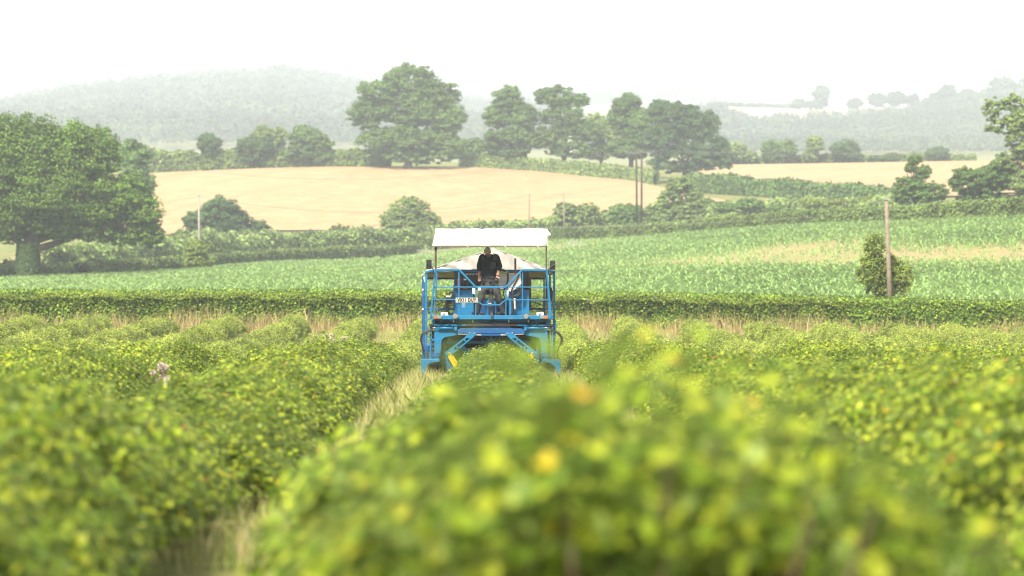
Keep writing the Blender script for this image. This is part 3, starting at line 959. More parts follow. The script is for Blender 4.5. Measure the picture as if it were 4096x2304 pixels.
tree("tall_tree", "tallest broad tree in the middle of the ridge with layered crown", 1630, 565,
     [(1640, 320, 120, 82), (1520, 370, 110, 70), (1740, 380, 110, 80), (1470, 455, 95, 75), (1630, 440, 150, 90), (1790, 470, 85, 90), (1500, 560, 95, 60), (1640, 570, 160, 85), (1780, 580, 90, 65), (1640, 630, 190, 40)],
     M['tree_mid'], 0.3, 46000, 0.8, "big trees along the ridge", sub=0.33, nsub=30, limbs=12, seed=21)
tree("tall_tree", "upright tree right of the tallest one, above the clipped hedge", 2045, 570,
     [(2035, 395, 75, 62), (1990, 470, 65, 60), (2090, 470, 75, 75), (2040, 550, 110, 60), (2130, 560, 60, 55), (1960, 580, 45, 40), (2040, 610, 90, 30)],
     M['tree_mid'], 0.3, 24000, 0.5, "big trees along the ridge", sub=0.33, nsub=26, limbs=10, gappy=0.08)
tree("tall_tree", "loose dark tree with see-through top and gaps of sky", 2255, 570,
     [(2240, 390, 78, 62), (2180, 385, 50, 45), (2320, 405, 45, 40), (2250, 470, 100, 70), (2200, 550, 80, 60), (2330, 520, 80, 60), (2290, 600, 115, 45)],
     M['tree_mid'], 0.3, 21000, 0.45, "big trees along the ridge", sub=0.3, nsub=22, limbs=12, gappy=0.2)
tree("tall_tree", "pale tree in the gap between loose dark tree and massive one", 2400, 580, [(2385, 500, 62, 60), (2430, 560, 70, 60), (2390, 610, 80, 40)], M['tree_pale'], 0.3, 6500, 0.3, "big trees along the ridge", gappy=0.15)
tree("tall_tree", "pointed leafy tree leaning against the massive dark tree", 2520, 566,
     [(2510, 420, 70, 65), (2470, 490, 60, 60), (2560, 500, 80, 80), (2520, 590, 100, 60)], M['tree_mid'], 0.3, 18000, 0.5, "big trees along the ridge", sub=0.32)
tree("tall_tree", "massive dark domed tree behind the two-legged power pole", 2740, 552,
     [(2700, 470, 110, 75), (2640, 440, 70, 50), (2790, 500, 95, 80), (2650, 560, 110, 80), (2830, 590, 95, 80), (2740, 640, 160, 70), (2890, 640, 55, 45)],
     M['tree_dark'], 0.3, 36000, 0.7, "big trees along the ridge", sub=0.3, nsub=30, limbs=8)
tree("ridge_bush", "grey-green bushy growth filling the gap under the ridge trees", 1850, 590, [(1850, 600, 60, 50), (1900, 590, 50, 45), (2000, 620, 50, 20)], M['tree_mid'], 0.33, 7000, 0.25)
for (px, lo_, lab, mm) in ((2950, [(2945, 600, 50, 45), (2990, 625, 45, 30)], "pale round tree at the massive tree's right foot", 'tree_pale'),
                           (3110, [(3090, 600, 55, 50), (3140, 600, 55, 50), (3110, 630, 60, 30)], "broad dull green tree above the second golden field", 'tree_mid'),
                           (3255, [(3260, 580, 40, 42), (3245, 620, 35, 30)], "thin pale tree beside the broad dull green one", 'tree_pale'),
                           (3385, [(3380, 600, 62, 48), (3395, 625, 60, 28)], "compact dark round tree above the second golden field", 'tree_dark'),
                           (3530, [(3520, 635, 60, 16), (3570, 625, 25, 18)], "low scrubby tree between two dark round ones", 'tree_mid'),
                           (3755, [(3750, 615, 48, 34)], "small rounded bush-like tree near the field's far corner", 'tree_dark')):
    tree("slope_tree", lab, px, 652, lo_, M[mm], 0.36, 6000, 0.25, "trees above the second golden field", gappy=0.15 if mm == 'tree_pale' else 0)
# valley trees
tree("valley_tree", "dark round tree with ragged side at the golden field's foot, behind a pole", 880, 425,
     [(880, 850, 95, 75), (800, 890, 75, 60), (940, 890, 80, 60), (880, 950, 150, 60), (1040, 930, 55, 60), (1110, 960, 50, 40), (740, 960, 50, 50)], M['tree_dark'], 0.24, 26000, 0.45, sub=0.3)
tree("valley_tree", "pale airy bush-like tree standing before the golden field, left of canopy", 1640, 432,
     [(1640, 840, 90, 60), (1570, 880, 60, 55), (1710, 890, 60, 55), (1640, 920, 110, 55)], M['tree_pale'], 0.24, 13000, 0.25, sub=0.26, nsub=34, gappy=0.2)
tree("valley_tree", "pale spindly tree behind the pair of thin poles", 2310, 425, [(2260, 840, 55, 40), (2350, 850, 60, 45), (2300, 885, 110, 35)], M['tree_pale'], 0.24, 9000, 0.22, gappy=0.25, sub=0.26)
tree("valley_tree", "low dark thicket left of the two-legged power pole", 2490, 428, [(2480, 845, 50, 38), (2530, 850, 50, 40), (2500, 880, 80, 30)], M['tree_mid'], 0.24, 7000, 0.22)
tree("valley_tree", "tall pale young tree right of the two-legged power pole", 2730, 425, [(2720, 740, 60, 45), (2680, 800, 60, 50), (2780, 800, 55, 55), (2720, 860, 95, 45)], M['tree_pale'], 0.24, 13000, 0.25, gappy=0.22, sub=0.26)
tree("valley_tree", "small bush poking up through the hedge left of the maize", 785, 322, [(785, 1000, 60, 45), (790, 1045, 75, 35)], M['thorn'], 0.17, 7000, 0.2)
tree("valley_tree", "low bushy growth along the foot of the golden field", 1270, 432, [(1200, 955, 70, 22), (1330, 950, 80, 25), (1450, 945, 70, 25), (2000, 900, 70, 26)], M['tree_pale'], 0.24, 9000, 0.15, base=985)
tree("valley_tree", "dark hawthorn scrub in the dip below the slope hedge", 3000, 415, [(2900, 830, 60, 25), (3000, 820, 60, 35), (3150, 835, 80, 25)], M['tree_mid'], 0.24, 9000, 0.2)
tree("valley_tree", "reddish green scrub beside the dark hawthorn in the dip", 3330, 405, [(3260, 815, 70, 28), (3380, 820, 80, 30), (3500, 810, 60, 35)], M['thorn'], 0.24, 9000, 0.2)
# right-hand old trees
tree("old_tree", "tall gappy ash-like tree leaning in from the side above the old thicket", 4080, 318,
     [(4060, 410, 60, 45), (3970, 430, 50, 45), (3985, 500, 60, 50), (4110, 480, 70, 70), (4130, 600, 80, 90), (4100, 720, 90, 80), (4050, 570, 40, 50), (4020, 640, 50, 50), (4060, 500, 50, 60)],
     M['tree_pale'], 0.2, 26000, 0.24, sub=0.26, nsub=9, gappy=0.25, limbs=9, flat=0.9)
tree("old_tree", "broken old tree with bare bent limbs and one leafy tuft on top", 3680, 322,
     [(3660, 640, 34, 20), (3640, 670, 26, 26), (3690, 690, 40, 40), (3640, 750, 80, 55), (3720, 770, 80, 50), (3600, 790, 40, 30)], M['tree_mid'], 0.19, 9000, 0.28, gappy=0.25, limbs=12, sub=0.3)
tree("old_tree", "dense thicket tree under the tall gappy one", 3950, 320, [(3900, 740, 110, 70), (4010, 700, 90, 80), (3960, 800, 140, 40), (4150, 790, 80, 60), (3850, 700, 50, 40)], M['tree_mid'], 0.2, 22000, 0.35, sub=0.28)
# bush by the near pole
tree("thorn_bush", "tall feathery bush growing round the leaning wooden pole", 3530, 147.5,
     [(3500, 1000, 48, 78), (3485, 1080, 66, 85), (3545, 1110, 75, 85), (3605, 1110, 58, 78), (3530, 1160, 70, 45), (3570, 1060, 40, 50)], M['thorn'], 0.085, 9000, 0.05, sub=0.24, nsub=30, base=1300, gappy=0.15, limbs=26, flat=1.6)
# skyline trees of the far right hill
for (px, lo_, lab) in ((3290, [(3285, 385, 42, 52), (3270, 415, 30, 28)], "egg-shaped tree standing alone on the far hilltop"),
                       (3190, [(3195, 412, 34, 22), (3240, 418, 40, 20)], "low clump joined to the egg-shaped hilltop tree"),
                       (3430, [(3420, 415, 36, 26)], "first tree of the long hilltop row"),
                       (3500, [(3510, 400, 50, 34)], "second broad tree of the long hilltop row"),
                       (3600, [(3590, 395, 60, 36), (3655, 400, 28, 34)], "highest tree of the long hilltop row"),
                       (3790, [(3790, 375, 50, 46), (3740, 395, 34, 32)], "round tree after the gap in the hilltop row"),
                       (3880, [(3870, 385, 40, 34)], "small tree before the highest hilltop wood"),
                       (4030, [(4010, 345, 75, 55), (4110, 350, 80, 50), (3950, 380, 50, 40)], "large tree mass at the top corner of the far hill")):
    tree("hilltop_tree", lab, px, 1990, lo_, M['forest'], 1.1, 2600, 0.5, "trees on the far hilltop", limbs=3)
hedge("hilltop_hedge", [(2860, 1996), (3000, 1996), (3200, 1996)], [3, 3, 3], 3, 1.0, 30, M['forest'], "thin dark hedge along the far hilltop field", core=False, seed=31)


# ------------------------------------------------------------------ far woods (nobody could count them)
def wood(name, label, n, pxr, ymin, ymax, hts, nl, leaf, seed, mask=None):
    rg = np.random.default_rng(seed)
    px = rg.uniform(*pxr, n); Y = rg.uniform(ymin, ymax, n)
    if mask is not None:
        k = mask(px, Y); px, Y = px[k], Y[k]
    x = (px - CX) * Y / F; z = ground(x, Y)
    H = rg.uniform(*hts, len(px)); Rr = H * rg.uniform(0.3, 0.46, len(px))
    conif = (rg.random(len(px)) < 0.12)
    Rr = np.where(conif, H * 0.2, Rr)
    k = np.repeat(np.arange(len(px)), nl)
    d = rg.normal(size=(len(k), 3)); d /= np.linalg.norm(d, axis=1, keepdims=True)
    d[:, 2] = np.abs(d[:, 2]) * 1.3 - 0.3
    d[:, 1] = -np.abs(d[:, 1]) * 0.9 + 0.1
    rr = rg.uniform(0.8, 1.05, len(k))
    tz = (d[:, 2] + .3)
    taper = np.where(conif[k], np.clip(1.1 - tz * 0.8, 0.1, 1), 1)
    P = np.stack([x[k] + d[:, 0] * Rr[k] * rr * taper, Y[k] + d[:, 1] * Rr[k] * rr * taper, z[k] + H[k] * 0.55 + d[:, 2] * H[k] * 0.45 * rr], 1)
    V = quads(P, d + rg.normal(scale=0.35, size=d.shape) + np.array([0, 0, .3]), rg.uniform(0.7, 1.3, len(k)) * leaf)
    me = quad_mesh(name, V, M['forest'])
    return tag(link(name, me), label, "wood", kind='stuff')


wood("forest", "misty wooded hill rising behind the ridge trees", 5200, (-500, 2200), 1500, 2620, (9, 16), 56, 1.2, 51)
wood("hillside_forest", "hazy mixed wood on the slope under the far stubble field", 6500, (2350, 4600), 1320, 2050, (4, 8.5), 34, 0.75, 52,
     mask=lambda p, Y: (Y < np.interp(p, c3, lo3) - 8) | (p < 2845) & (Y < 1900) | (p > 3690))
wood("distant_forest", "faint farthest wooded ridge between the big trees", 700, (1700, 2900), 2900, 3350, (12, 20), 45, 1.6, 53)


# ------------------------------------------------------------------ poles, wires, gates
def pole(px, py0, py1, Y, r, m, label, group=None, lean=0, cap=None):
    a = W3(px + lean, py1, Y); b = W3(px, py0, Y)
    root = empty("utility_pole", a, label, "pole", group)
    MB().tube([a, a.lerp(b, .5), b], [r * 1.15, r, r * 0.82], 10).build("shaft", m, root, smooth=True)
    c = MB().box(b + Vector((-r * 1.0, -r * 1.0, 0)), b + Vector((r * 1.0, r * 1.0, 0.12)))
    c.build("cap", M['galv'], root)
    return root, b


_, pt1 = pole(3545, 800, 1300, 146, 0.115, M['pole'], "leaning wooden pole beside the feathery bush, nearest of the poles", lean=18)
_, pt2 = pole(795, 785, 1080, 335, 0.13, M['pole_pale'], "pale straight pole before the dark round tree", "single wooden poles across the valley", lean=3)
_, pt3 = pole(2118, 780, 960, 415, 0.12, M['pole'], "thin wooden pole just above the white canopy's end", "single wooden poles across the valley", lean=-3)
_, pt4 = pole(2255, 775, 945, 420, 0.11, M['pole'], "thin wooden pole among the pale spindly tree's branches", "single wooden poles across the valley", lean=2)
hp = empty("power_pole", W3(2557, 900, 424), "dark two-legged power pole with a crossarm and insulators", "pole")
ha, hb = W3(2545, 612, 424), W3(2567, 616, 424)
for p_, x_ in ((ha, 2548), (hb, 2566)):
    MB().tube([W3(x_, 900, 424), p_], [0.16, 0.13], 10).build("leg", M['pole_dark'], hp, smooth=True)
MB().bar(W3(2498, 613, 424), W3(2618, 607, 424), 0.06, 0.07).build("crossarm", M['galv'], hp)
for x_, y_ in ((2500, 608), (2556, 604), (2616, 603)):
    q = W3(x_, y_, 423.9)
    MB().tube([q, q + Vector((0, 0, .1)), q + Vector((0, 0, .22))], [0.03, 0.05, 0.03], 8).build("insulator", M['galv'], hp)


def wire(a, b, sag, label, r=0.014, m=None, name="power_line"):
    a, b = Vector(a), Vector(b)
    pts = []
    for i in range(25):
        t = i / 24
        p = a.lerp(b, t); p.z -= sag * 4 * t * (1 - t); pts.append(p)
    tag(MB().tube(pts, r, 5).build(name, m or M['wire'], fix=False), label, "wire", "overhead wires")


wire(W3(-400, 925, 330), W3(1560, 912, 335), 0.6, "long dark wire crossing the big oak and dark round tree", 0.022)
wire(W3(1560, 912, 335), W3(4300, 778, 330), 1.2, "long dark wire passing above the white canopy toward the old trees", 0.022)
wire(pt2, W3(-300, 900, 330), 0.8, "wire from the pale pole toward the big oak", 0.016)
wire(pt2, pt3, 2.2, "wire slung from the pale pole to the pole above the canopy", 0.016)
wire(pt3, pt4, 0.3, "short wire joining the two thin poles", 0.016)
for i, (x_, y_) in enumerate(((2500, 604), (2556, 600), (2616, 599))):
    wire(W3(x_, y_, 424), W3(700 + i * 60, 672 + i * 5, 560), 3.0, ("lowest", "middle", "highest")[i] + " wire from the power pole toward the tallest tree", 0.016)
    wire(W3(x_, y_, 424), W3(5000, 470 + i * 8, 640), 3.0, ("lowest", "middle", "highest")[i] + " wire from the power pole over the second golden field", 0.016)


def gate(px0, px1, y0, y1, Y, label):
    a, b = W3(px0, y1, Y), W3(px1, y1, Y)
    root = empty("field_gate", a, label, "gate", "metal field gates")
    h = (y1 - y0) * Y / F
    for i in range(5):
        z = 0.12 + (h - 0.14) * i / 4
        MB().tube([a + Vector((0, 0, z)), b + Vector((0, 0, z))], 0.03, 6).build("rail", M['galv'], root)
    for p_ in (a, a.lerp(b, .5), b):
        MB().tube([p_, p_ + Vector((0, 0, h))], 0.035, 6).build("upright", M['galv'], root)
    return root


gate(1668, 1752, 1000, 1034, 396, "pale metal field gate just left of the harvester's canopy post")
gate(1756, 1840, 1002, 1032, 398, "pale metal field gate seen under the white canopy")
gate(2270, 2335, 967, 990, 380, "small metal gate at the foot of the dark hedge, right of the canopy")
for px, y0, y1, Y, lab in ((111, 1108, 1145, 292, "short brown fence post in front of the oak trunk"), (500, 1083, 1112, 308, "short fence post in the hedge right of the oak"),
                           (3382, 805, 835, 345, "short reddish post above the dark hedge")):
    tag(MB().tube([W3(px, y1, Y), W3(px, y0, Y)], 0.07, 6).build("fence_post", M['pole'], fix=True), lab, "post", "short fence posts")


# ------------------------------------------------------------------ thistles
def thistle(px, py, Y, label, n=9, s=1.0):
    top = W3(px, py, Y)
    base = Vector((top.x, top.y, gz(top.x, top.y)))
    root = empty("thistle", base, label, "thistle", "thistles gone to seed")
    st = MB()
    heads = []
    for i in range(n):
        a = R.uniform(0, 2 * PI); r_ = R.uniform(0, 0.12) * s
        q = top + Vector((math.cos(a) * r_, math.sin(a) * r_, R.uniform(-.14, .05) * s))
        st.tube([base.lerp(top, .3), base.lerp(q, .75), q], [0.008, 0.006, 0.004], 4)
        heads.append(q)
    st.build("stem", M['twig'], root)
    for q in heads:
        nf = 90
        d = N.normal(size=(nf, 3)); d /= np.linalg.norm(d, axis=1, keepdims=True)
        d[:, 2] = d[:, 2] * 0.8 + 0.3
        P = np.array(q)[None] + d * 0.03 * s
        link("seed_head", quad_mesh("seed_head", quads(P - np.array(base), np.cross(d, N.normal(size=(nf, 3))), np.full(nf, 0.016 * s), 0.5), M['fluff']), root)


thistle(643, 1480, 38, "white fluffy thistle seed heads standing above the near left bushes, upper clump", 9, 1.1)
thistle(672, 1538, 34, "white fluffy thistle seed heads lower and closer than the other clump", 11, 1.1)
thistle(1322, 1338, 100, "faint pale thistle heads beside the grassy alley", 6, 1.6)
thistle(1372, 1350, 98, "second faint thistle clump beside the grassy alley", 5, 1.4)
thistle(2280, 1312, 122, "pinkish thistle heads on the pale row beside the harvester", 5, 1.6)

# ------------------------------------------------------------------ the harvester
D0 = 70.0


def Q(px, py, dy=0.0):
    return W3(px, py, D0 + dy)


def A(x, y):   # zoom 1 pixels -> photo pixels
    return 1640 + x / 3.45, 860 + y / 3.45


def B(x, y):   # zoom 2 pixels
    return 1660 + x / 3.813, 1180 + y / 3.813


def QA(x, y, dy=0.0): return Q(*A(x, y), dy)
def QB(x, y, dy=0.0): return Q(*B(x, y), dy)


hv = empty("fruit_harvester", (0.29, 70.0, 0.0), "blue straddle fruit harvester with white canopy driving over a currant row", "harvester")


def slab(name, pts, dy, th, m, conv=QB, parent=None, bevel=0.0):
    f = [conv(x, y, dy) for x, y in pts]
    b = [p + Vector((0, th, 0)) for p in f]
    return MB().prism(f, b).build(name, m, parent or hv, bevel=bevel)


def rect(name, x0, y0, x1, y1, dy, th, m, conv=QA, parent=None, bevel=0.0):
    return slab(name, [(x0, y0), (x1, y0), (x1, y1), (x0, y1)], dy, th, m, conv, parent, bevel)


def rail(name, pts, w, dy, m=None, conv=QA, parent=None, h=None):
    mb = MB()
    dys = dy if isinstance(dy, (list, tuple)) else [dy] * len(pts)
    P_ = [conv(x, y, d) for (x, y), d in zip(pts, dys)]
    for a, b in zip(P_, P_[1:]):
        mb.bar(a, b, w, h or w)
    return mb.build(name, m or M['blue'], parent or hv, bevel=0.004)


def hose(name, pts, r, dy, m=None, conv=QA, parent=None, n=7):
    P_ = [Vector(conv(x, y, dy if not isinstance(dy, (list, tuple)) else dy[i])) for i, (x, y) in enumerate(pts)]
    out = []
    for i in range(len(P_) - 1):     # catmull-rom
        p0, p1, p2, p3 = P_[max(i - 1, 0)], P_[i], P_[i + 1], P_[min(i + 2, len(P_) - 1)]
        for k in range(6):
            t = k / 6
            out.append(0.5 * ((2 * p1) + (p2 - p0) * t + (2 * p0 - 5 * p1 + 4 * p2 - p3) * t * t + (3 * p1 - p0 - 3 * p2 + p3) * t ** 3))
    out.append(P_[-1])
    return MB().tube(out, r, n).build(name, m or M['black'], parent or hv, smooth=True)


# --- canopy
def sheet_strip(name, rows, m, parent, thick=0.012, nx=24, wob=0.012, seed=1):
    """cloth through rows of (left, right) points, with ripples"""
    rg = random.Random(seed)
    mb = MB(); vs = []
    for j, (a, b) in enumerate(rows):
        a, b = Vector(a), Vector(b)
        for i in range(nx + 1):
            p = a.lerp(b, i / nx)
            e = 0 if i in (0, nx) else 1
            vs.append(p + Vector((0, rg.uniform(-wob, wob) * e, rg.uniform(-wob, wob) * 0.6 * e)))
    fs = [(j * (nx + 1) + i, j * (nx + 1) + i + 1, (j + 1) * (nx + 1) + i + 1, (j + 1) * (nx + 1) + i) for j in range(len(rows) - 1) for i in range(nx)]
    mb.add(vs, fs)
    o = mb.build(name, m, parent, smooth=True)
    s = o.modifiers.new("t", 'SOLIDIFY'); s.thickness = thick
    return o


cp = bpy.data.objects.new("canopy", None); COL.objects.link(cp); cp.parent = hv; cp.location = (0, 0, 0)
rows_ = [(QA(303, 436, -.05), QA(1893, 436, -.05)), (QA(318, 370, 0.0), QA(1893, 370, 0.0)), (QA(334, 300, .06), QA(1893, 300, .06)), (QA(343, 258, .12), QA(1892, 258, .12)),
         (QA(350, 205, .55), QA(1890, 205, .55)), (QA(353, 186, .8), QA(1888, 187, .8)), (QA(350, 235, 1.3), QA(1890, 235, 1.3)), (QA(350, 300, 1.4), QA(1890, 300, 1.4))]
sheet_strip("cloth", rows_, M['canvas'], cp, nx=30, wob=0.01, seed=4)
for sx, nm in ((330, 'l'), (1893, 'r')):
    pts = [QA(sx - (26 if sx < 900 else 0), 436, -.05), QA(sx + 14 * (sx < 900), 258, .12), QA(sx + 20 * (sx < 900), 187, .8), QA(sx + 18 * (sx < 900), 300, 1.4), QA(sx + 5 * (sx < 900), 430, 1.35)]
    MB().prism(pts, [p + Vector((0.01, 0, 0)) for p in pts]).build("side_cloth", M['canvas'], cp)
MB().prism([QA(1880, 190, .2), QA(1945, 262, .1), QA(1930, 282, .1), QA(1893, 280, .1)], [QA(1880, 190, .24), QA(1945, 262, .14), QA(1930, 282, .14), QA(1893, 280, .14)]).build("loose_flap", M['canvas'], cp)
MB().bar(QA(300, 437, -.07), QA(1897, 437, -.07), 0.022, 0.03).build("front_bar", M['rust'], cp)
MB().box(QA(982, 178, .75), QA(1008, 191, .83)).build("ridge_clip", M['blue_dark'], cp)
for x0 in (856, 1372):
    MB().prism([QA(x0, 262, .10), QA(x0 + 4, 262, .10), QA(x0 + 4, 434, -.065), QA(x0, 434, -.065)], [QA(x0, 262, .13), QA(x0 + 4, 262, .13), QA(x0 + 4, 434, -.04), QA(x0, 434, -.04)]).build("seam", M['canvas_grey'], cp)
for x0 in (785, 1305, 1755):
    MB().box(QA(x0, 425, -.09), QA(x0 + 18, 437, -.095)).build("cloth_clip", M['white'], cp)
for (x0, x1, d) in ((340, 370, 0.0), (1875, 1890, 0.0), (352, 368, 1.35), (1872, 1886, 1.35)):
    rect("canopy_post", x0, 437, x1, 1395 if d else 760, d, 0.045, M['rust'])

# --- rear tent roof
rt = bpy.data.objects.new("rear_roof", None); COL.objects.link(rt); rt.parent = hv; rt.location = (0, 0, 0)
L0, L1, AP = QA(225, 768, 2.3), QA(1993, 772, 2.3), QA(1152, 462, 2.3)
back = Vector((0, 3.3, -0.05))
mb = MB()
def gable(t, s_):  # point in the gable, slightly puckered
    top = L0.lerp(AP, t) if t <= 1 else AP.lerp(L1, t - 1)
    bot = L0.lerp(L1, t / 2)
    p = bot.lerp(top, s_)
    return p + Vector((0, 0.03 * math.sin(t * 19 + s_ * 5) + 0.02 * math.sin(t * 43), -0.012 * abs(math.sin(t * 7)) * (s_ > .9)))
nx, nz = 40, 6
mb.add([gable(2 * i / nx, j / nz) for j in range(nz + 1) for i in range(nx + 1)], [(j * (nx + 1) + i, j * (nx + 1) + i + 1, (j + 1) * (nx + 1) + i + 1, (j + 1) * (nx + 1) + i) for j in range(nz) for i in range(nx)])
mb.build("gable_cloth", M['canvas_grey'], rt, smooth=True)
LE, RE = QA(170, 850, 2.45), QA(2012, 790, 2.45)
for nm, e0, p0, e1 in (("roof_slope", L0, AP, LE), ("roof_slope", L1, AP, RE)):
    up_ = Vector((0, 0, .012))
    MB().prism([e0 + up_, p0 + up_, p0 + back + up_, e0 + back + up_], [e0 - up_ * .2, p0 - up_ * .2, p0 + back - up_ * .2, e0 + back - up_ * .2]).build(nm, M['canvas_grey'], rt)
# sagging beige lining seen from below, ragged white ends at the eaves
for xs in ((240, 612), (1635, 1868)):
    a, b = QA(xs[0], 785, 2.45), QA(xs[1], 785, 2.45)
    c, d = QA(xs[1], 868, 5.2), QA(xs[0], 880, 5.2)
    MB().prism([a, b, c, d], [p + Vector((0, 0, .01)) for p in (a, b, c, d)]).build("roof_lining", M['canvas_beige'], rt)
for pts in ([(222, 762), (290, 742), (330, 750), (300, 775), (215, 792), (150, 858), (160, 835)], [(180, 855), (205, 850), (212, 930), (196, 925)], [(1905, 755), (1990, 762), (2003, 790), (1960, 782), (1915, 772)]):
    slab("ragged_edge", pts, 2.2, .03, M['canvas_grey'], QA, rt)

# --- blue side frame
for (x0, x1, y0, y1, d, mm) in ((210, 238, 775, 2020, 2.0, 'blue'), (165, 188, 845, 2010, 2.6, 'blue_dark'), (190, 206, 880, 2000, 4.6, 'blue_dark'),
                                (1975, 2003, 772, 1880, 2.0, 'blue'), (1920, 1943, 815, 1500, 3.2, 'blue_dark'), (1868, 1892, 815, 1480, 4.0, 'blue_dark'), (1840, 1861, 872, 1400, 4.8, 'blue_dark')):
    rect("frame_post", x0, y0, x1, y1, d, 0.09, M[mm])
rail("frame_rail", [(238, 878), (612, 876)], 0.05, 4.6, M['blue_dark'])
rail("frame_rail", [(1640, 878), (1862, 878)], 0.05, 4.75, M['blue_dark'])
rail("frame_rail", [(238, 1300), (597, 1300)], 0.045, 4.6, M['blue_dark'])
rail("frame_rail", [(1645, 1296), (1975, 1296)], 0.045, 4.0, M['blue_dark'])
rail("frame_rail", [(212, 790), (300, 765), (1900, 770), (1990, 782)], 0.05, 2.0, M['blue'])
for x_ in (222, 1988):
    rail("side_rail", [(x_, 800), (x_, 800)][:1] + [(x_ + (8 if x_ < 900 else -60), 815)], 0.06, [2.0, 5.0], M['blue_dark'])
    rail("side_rail", [(x_, 1300), (x_ + (8 if x_ < 900 else -60), 1300)], 0.05, [2.0, 5.0], M['blue_dark'])
for y_ in (1030, 1300):
    rect("reflector", 166, y_ - 12, 187, y_ + 12, 2.58, 0.01, M['white'])

# --- driver's platform
rect("front_beam", 275, 1385, 1965, 1440, -0.2, 0.06, M['blue'], bevel=0.006)
a, b = QA(290, 1392, -.14), QA(1950, 1392, 2.2)
MB().box((a.x, a.y, a.z - .03), (b.x, b.y, a.z - .0)).build("platform_floor", M['blue_dark'], hv)
rail("guard_rail", [(283, 1420), (350, 756), (680, 756), (907, 993), (1323, 993), (1547, 757), (1888, 760), (1947, 1420)], 0.042, -0.2)
rail("guard_rail", [(332, 995), (905, 995)], 0.026, -0.185)
rail("guard_rail", [(1325, 995), (1908, 995)], 0.026, -0.185)
rail("guard_rail", [(318, 1168), (1320, 1168)][:1] + [(640, 1168)], 0.026, -0.185)
rail("guard_rail", [(1323, 1172), (1922, 1172)], 0.026, -0.185)
rail("guard_rail", [(925, 1175), (1000, 1241), (1240, 1241), (1318, 1172)], 0.03, -0.185)
for x_, y0 in ((675, 765), (907, 1000), (1323, 1000), (1552, 765)):
    rail("guard_post", [(x_, y0), (x_, 1390)], 0.03, -0.17)
for p0, p1 in (((330, 1385), (377, 775)), ((1925, 1385), (1880, 780))):
    rail("side_guard", [p0, p1], 0.03, 1.1)
for y_ in (775, 990, 1170):
    rail("side_guard", [(350 - (y_ - 756) * .1, y_), (377 - (y_ - 756) * .075, y_)], 0.026, [-.15, 1.1])
    rail("side_guard", [(1888 + (y_ - 756) * .09, y_), (1880 + (y_ - 756) * .07, y_)], 0.026, [-.15, 1.1])

# --- boxes behind the driver
rect("engine_box", 597, 1035, 880, 1388, 1.15, 0.8, M['blue'], bevel=0.012)
rect("engine_box", 1360, 1035, 1646, 1388, 1.15, 0.8, M['blue'], bevel=0.012)
rect("seat_panel", 880, 1150, 1360, 1388, 1.35, 0.5, M['blue_dark'])
rect("bracket", 597, 962, 645, 1034, 1.12, 0.1, M['blue'])
rect("bracket", 608, 880, 634, 961, 1.14, 0.06, M['blue_dark'])
bd = rect("fuel_tank", 610, 778, 1640, 1034, 1.55, 0.5, M['panel'], bevel=0.01)
rect("centre_column", 1040, 1230, 1078, 1386, 0.9, 0.08, M['blue'])
rect("centre_column", 1175, 1230, 1190, 1386, 0.9, 0.08, M['blue'])
rect("bracket", 1040, 1205, 1190, 1250, 0.88, 0.05, M['blue'])
rect("bracket", 1370, 1180, 1395, 1386, 0.6, 0.05, M['blue'])

# lettering
def text(name, s, loc, size, m, parent, width=None, spacing=1.0, bold=0.0):
    cu = bpy.data.curves.new(name, 'FONT')
    cu.body = s; cu.size = size; cu.extrude = 0.002
    cu.space_character = spacing; cu.offset = bold
    o = bpy.data.objects.new(name, cu); COL.objects.link(o)
    bpy.context.view_layer.update()
    dg = bpy.context.evaluated_depsgraph_get()
    me = bpy.data.meshes.new_from_object(o.evaluated_get(dg))
    bpy.data.objects.remove(o)
    me.materials.clear(); me.materials.append(m)
    o = link(name, me, parent)
    o.location = Vector(loc) - origin(parent)
    o.rotation_euler = (PI / 2, 0, 0)
    if width: o.scale = (width / max(v.co.x for v in me.vertices), 1, 1)
    return o


text("lettering", "www.br", QA(766, 829, 1.54), 0.085, M['white'], hv, 200 / 3.45 / 165, 1.05, 0.002)
npx = rect("number_plate", 630, 1142, 936, 1208, -0.235, 0.02, M['plate'], bevel=0.004)
text("plate_lettering", "VX11 DUY", QA(655, 1196, -0.245), 0.122, M['ink'], npx, 257 / 3.45 / 165, 1.1, 0.004)
for x_ in (643, 918):
    rect("plate_mark", x_, 1165, x_ + 4, 1192, -0.24, 0.004, M['ink'], parent=npx)
# crest-like sticker on the engine box
st = rect("sticker", 714, 1212, 766, 1280, 1.14, 0.006, mat('sticker_grey', (0.12, 0.3, 0.5), .5, .2, 30))
rect("sticker_emblem", 722, 1214, 758, 1240, 1.135, 0.004, mat('sticker_gold', (0.4, 0.36, 0.28), .5, 0, 40, col2=(0.2, 0.25, 0.35)), parent=st)

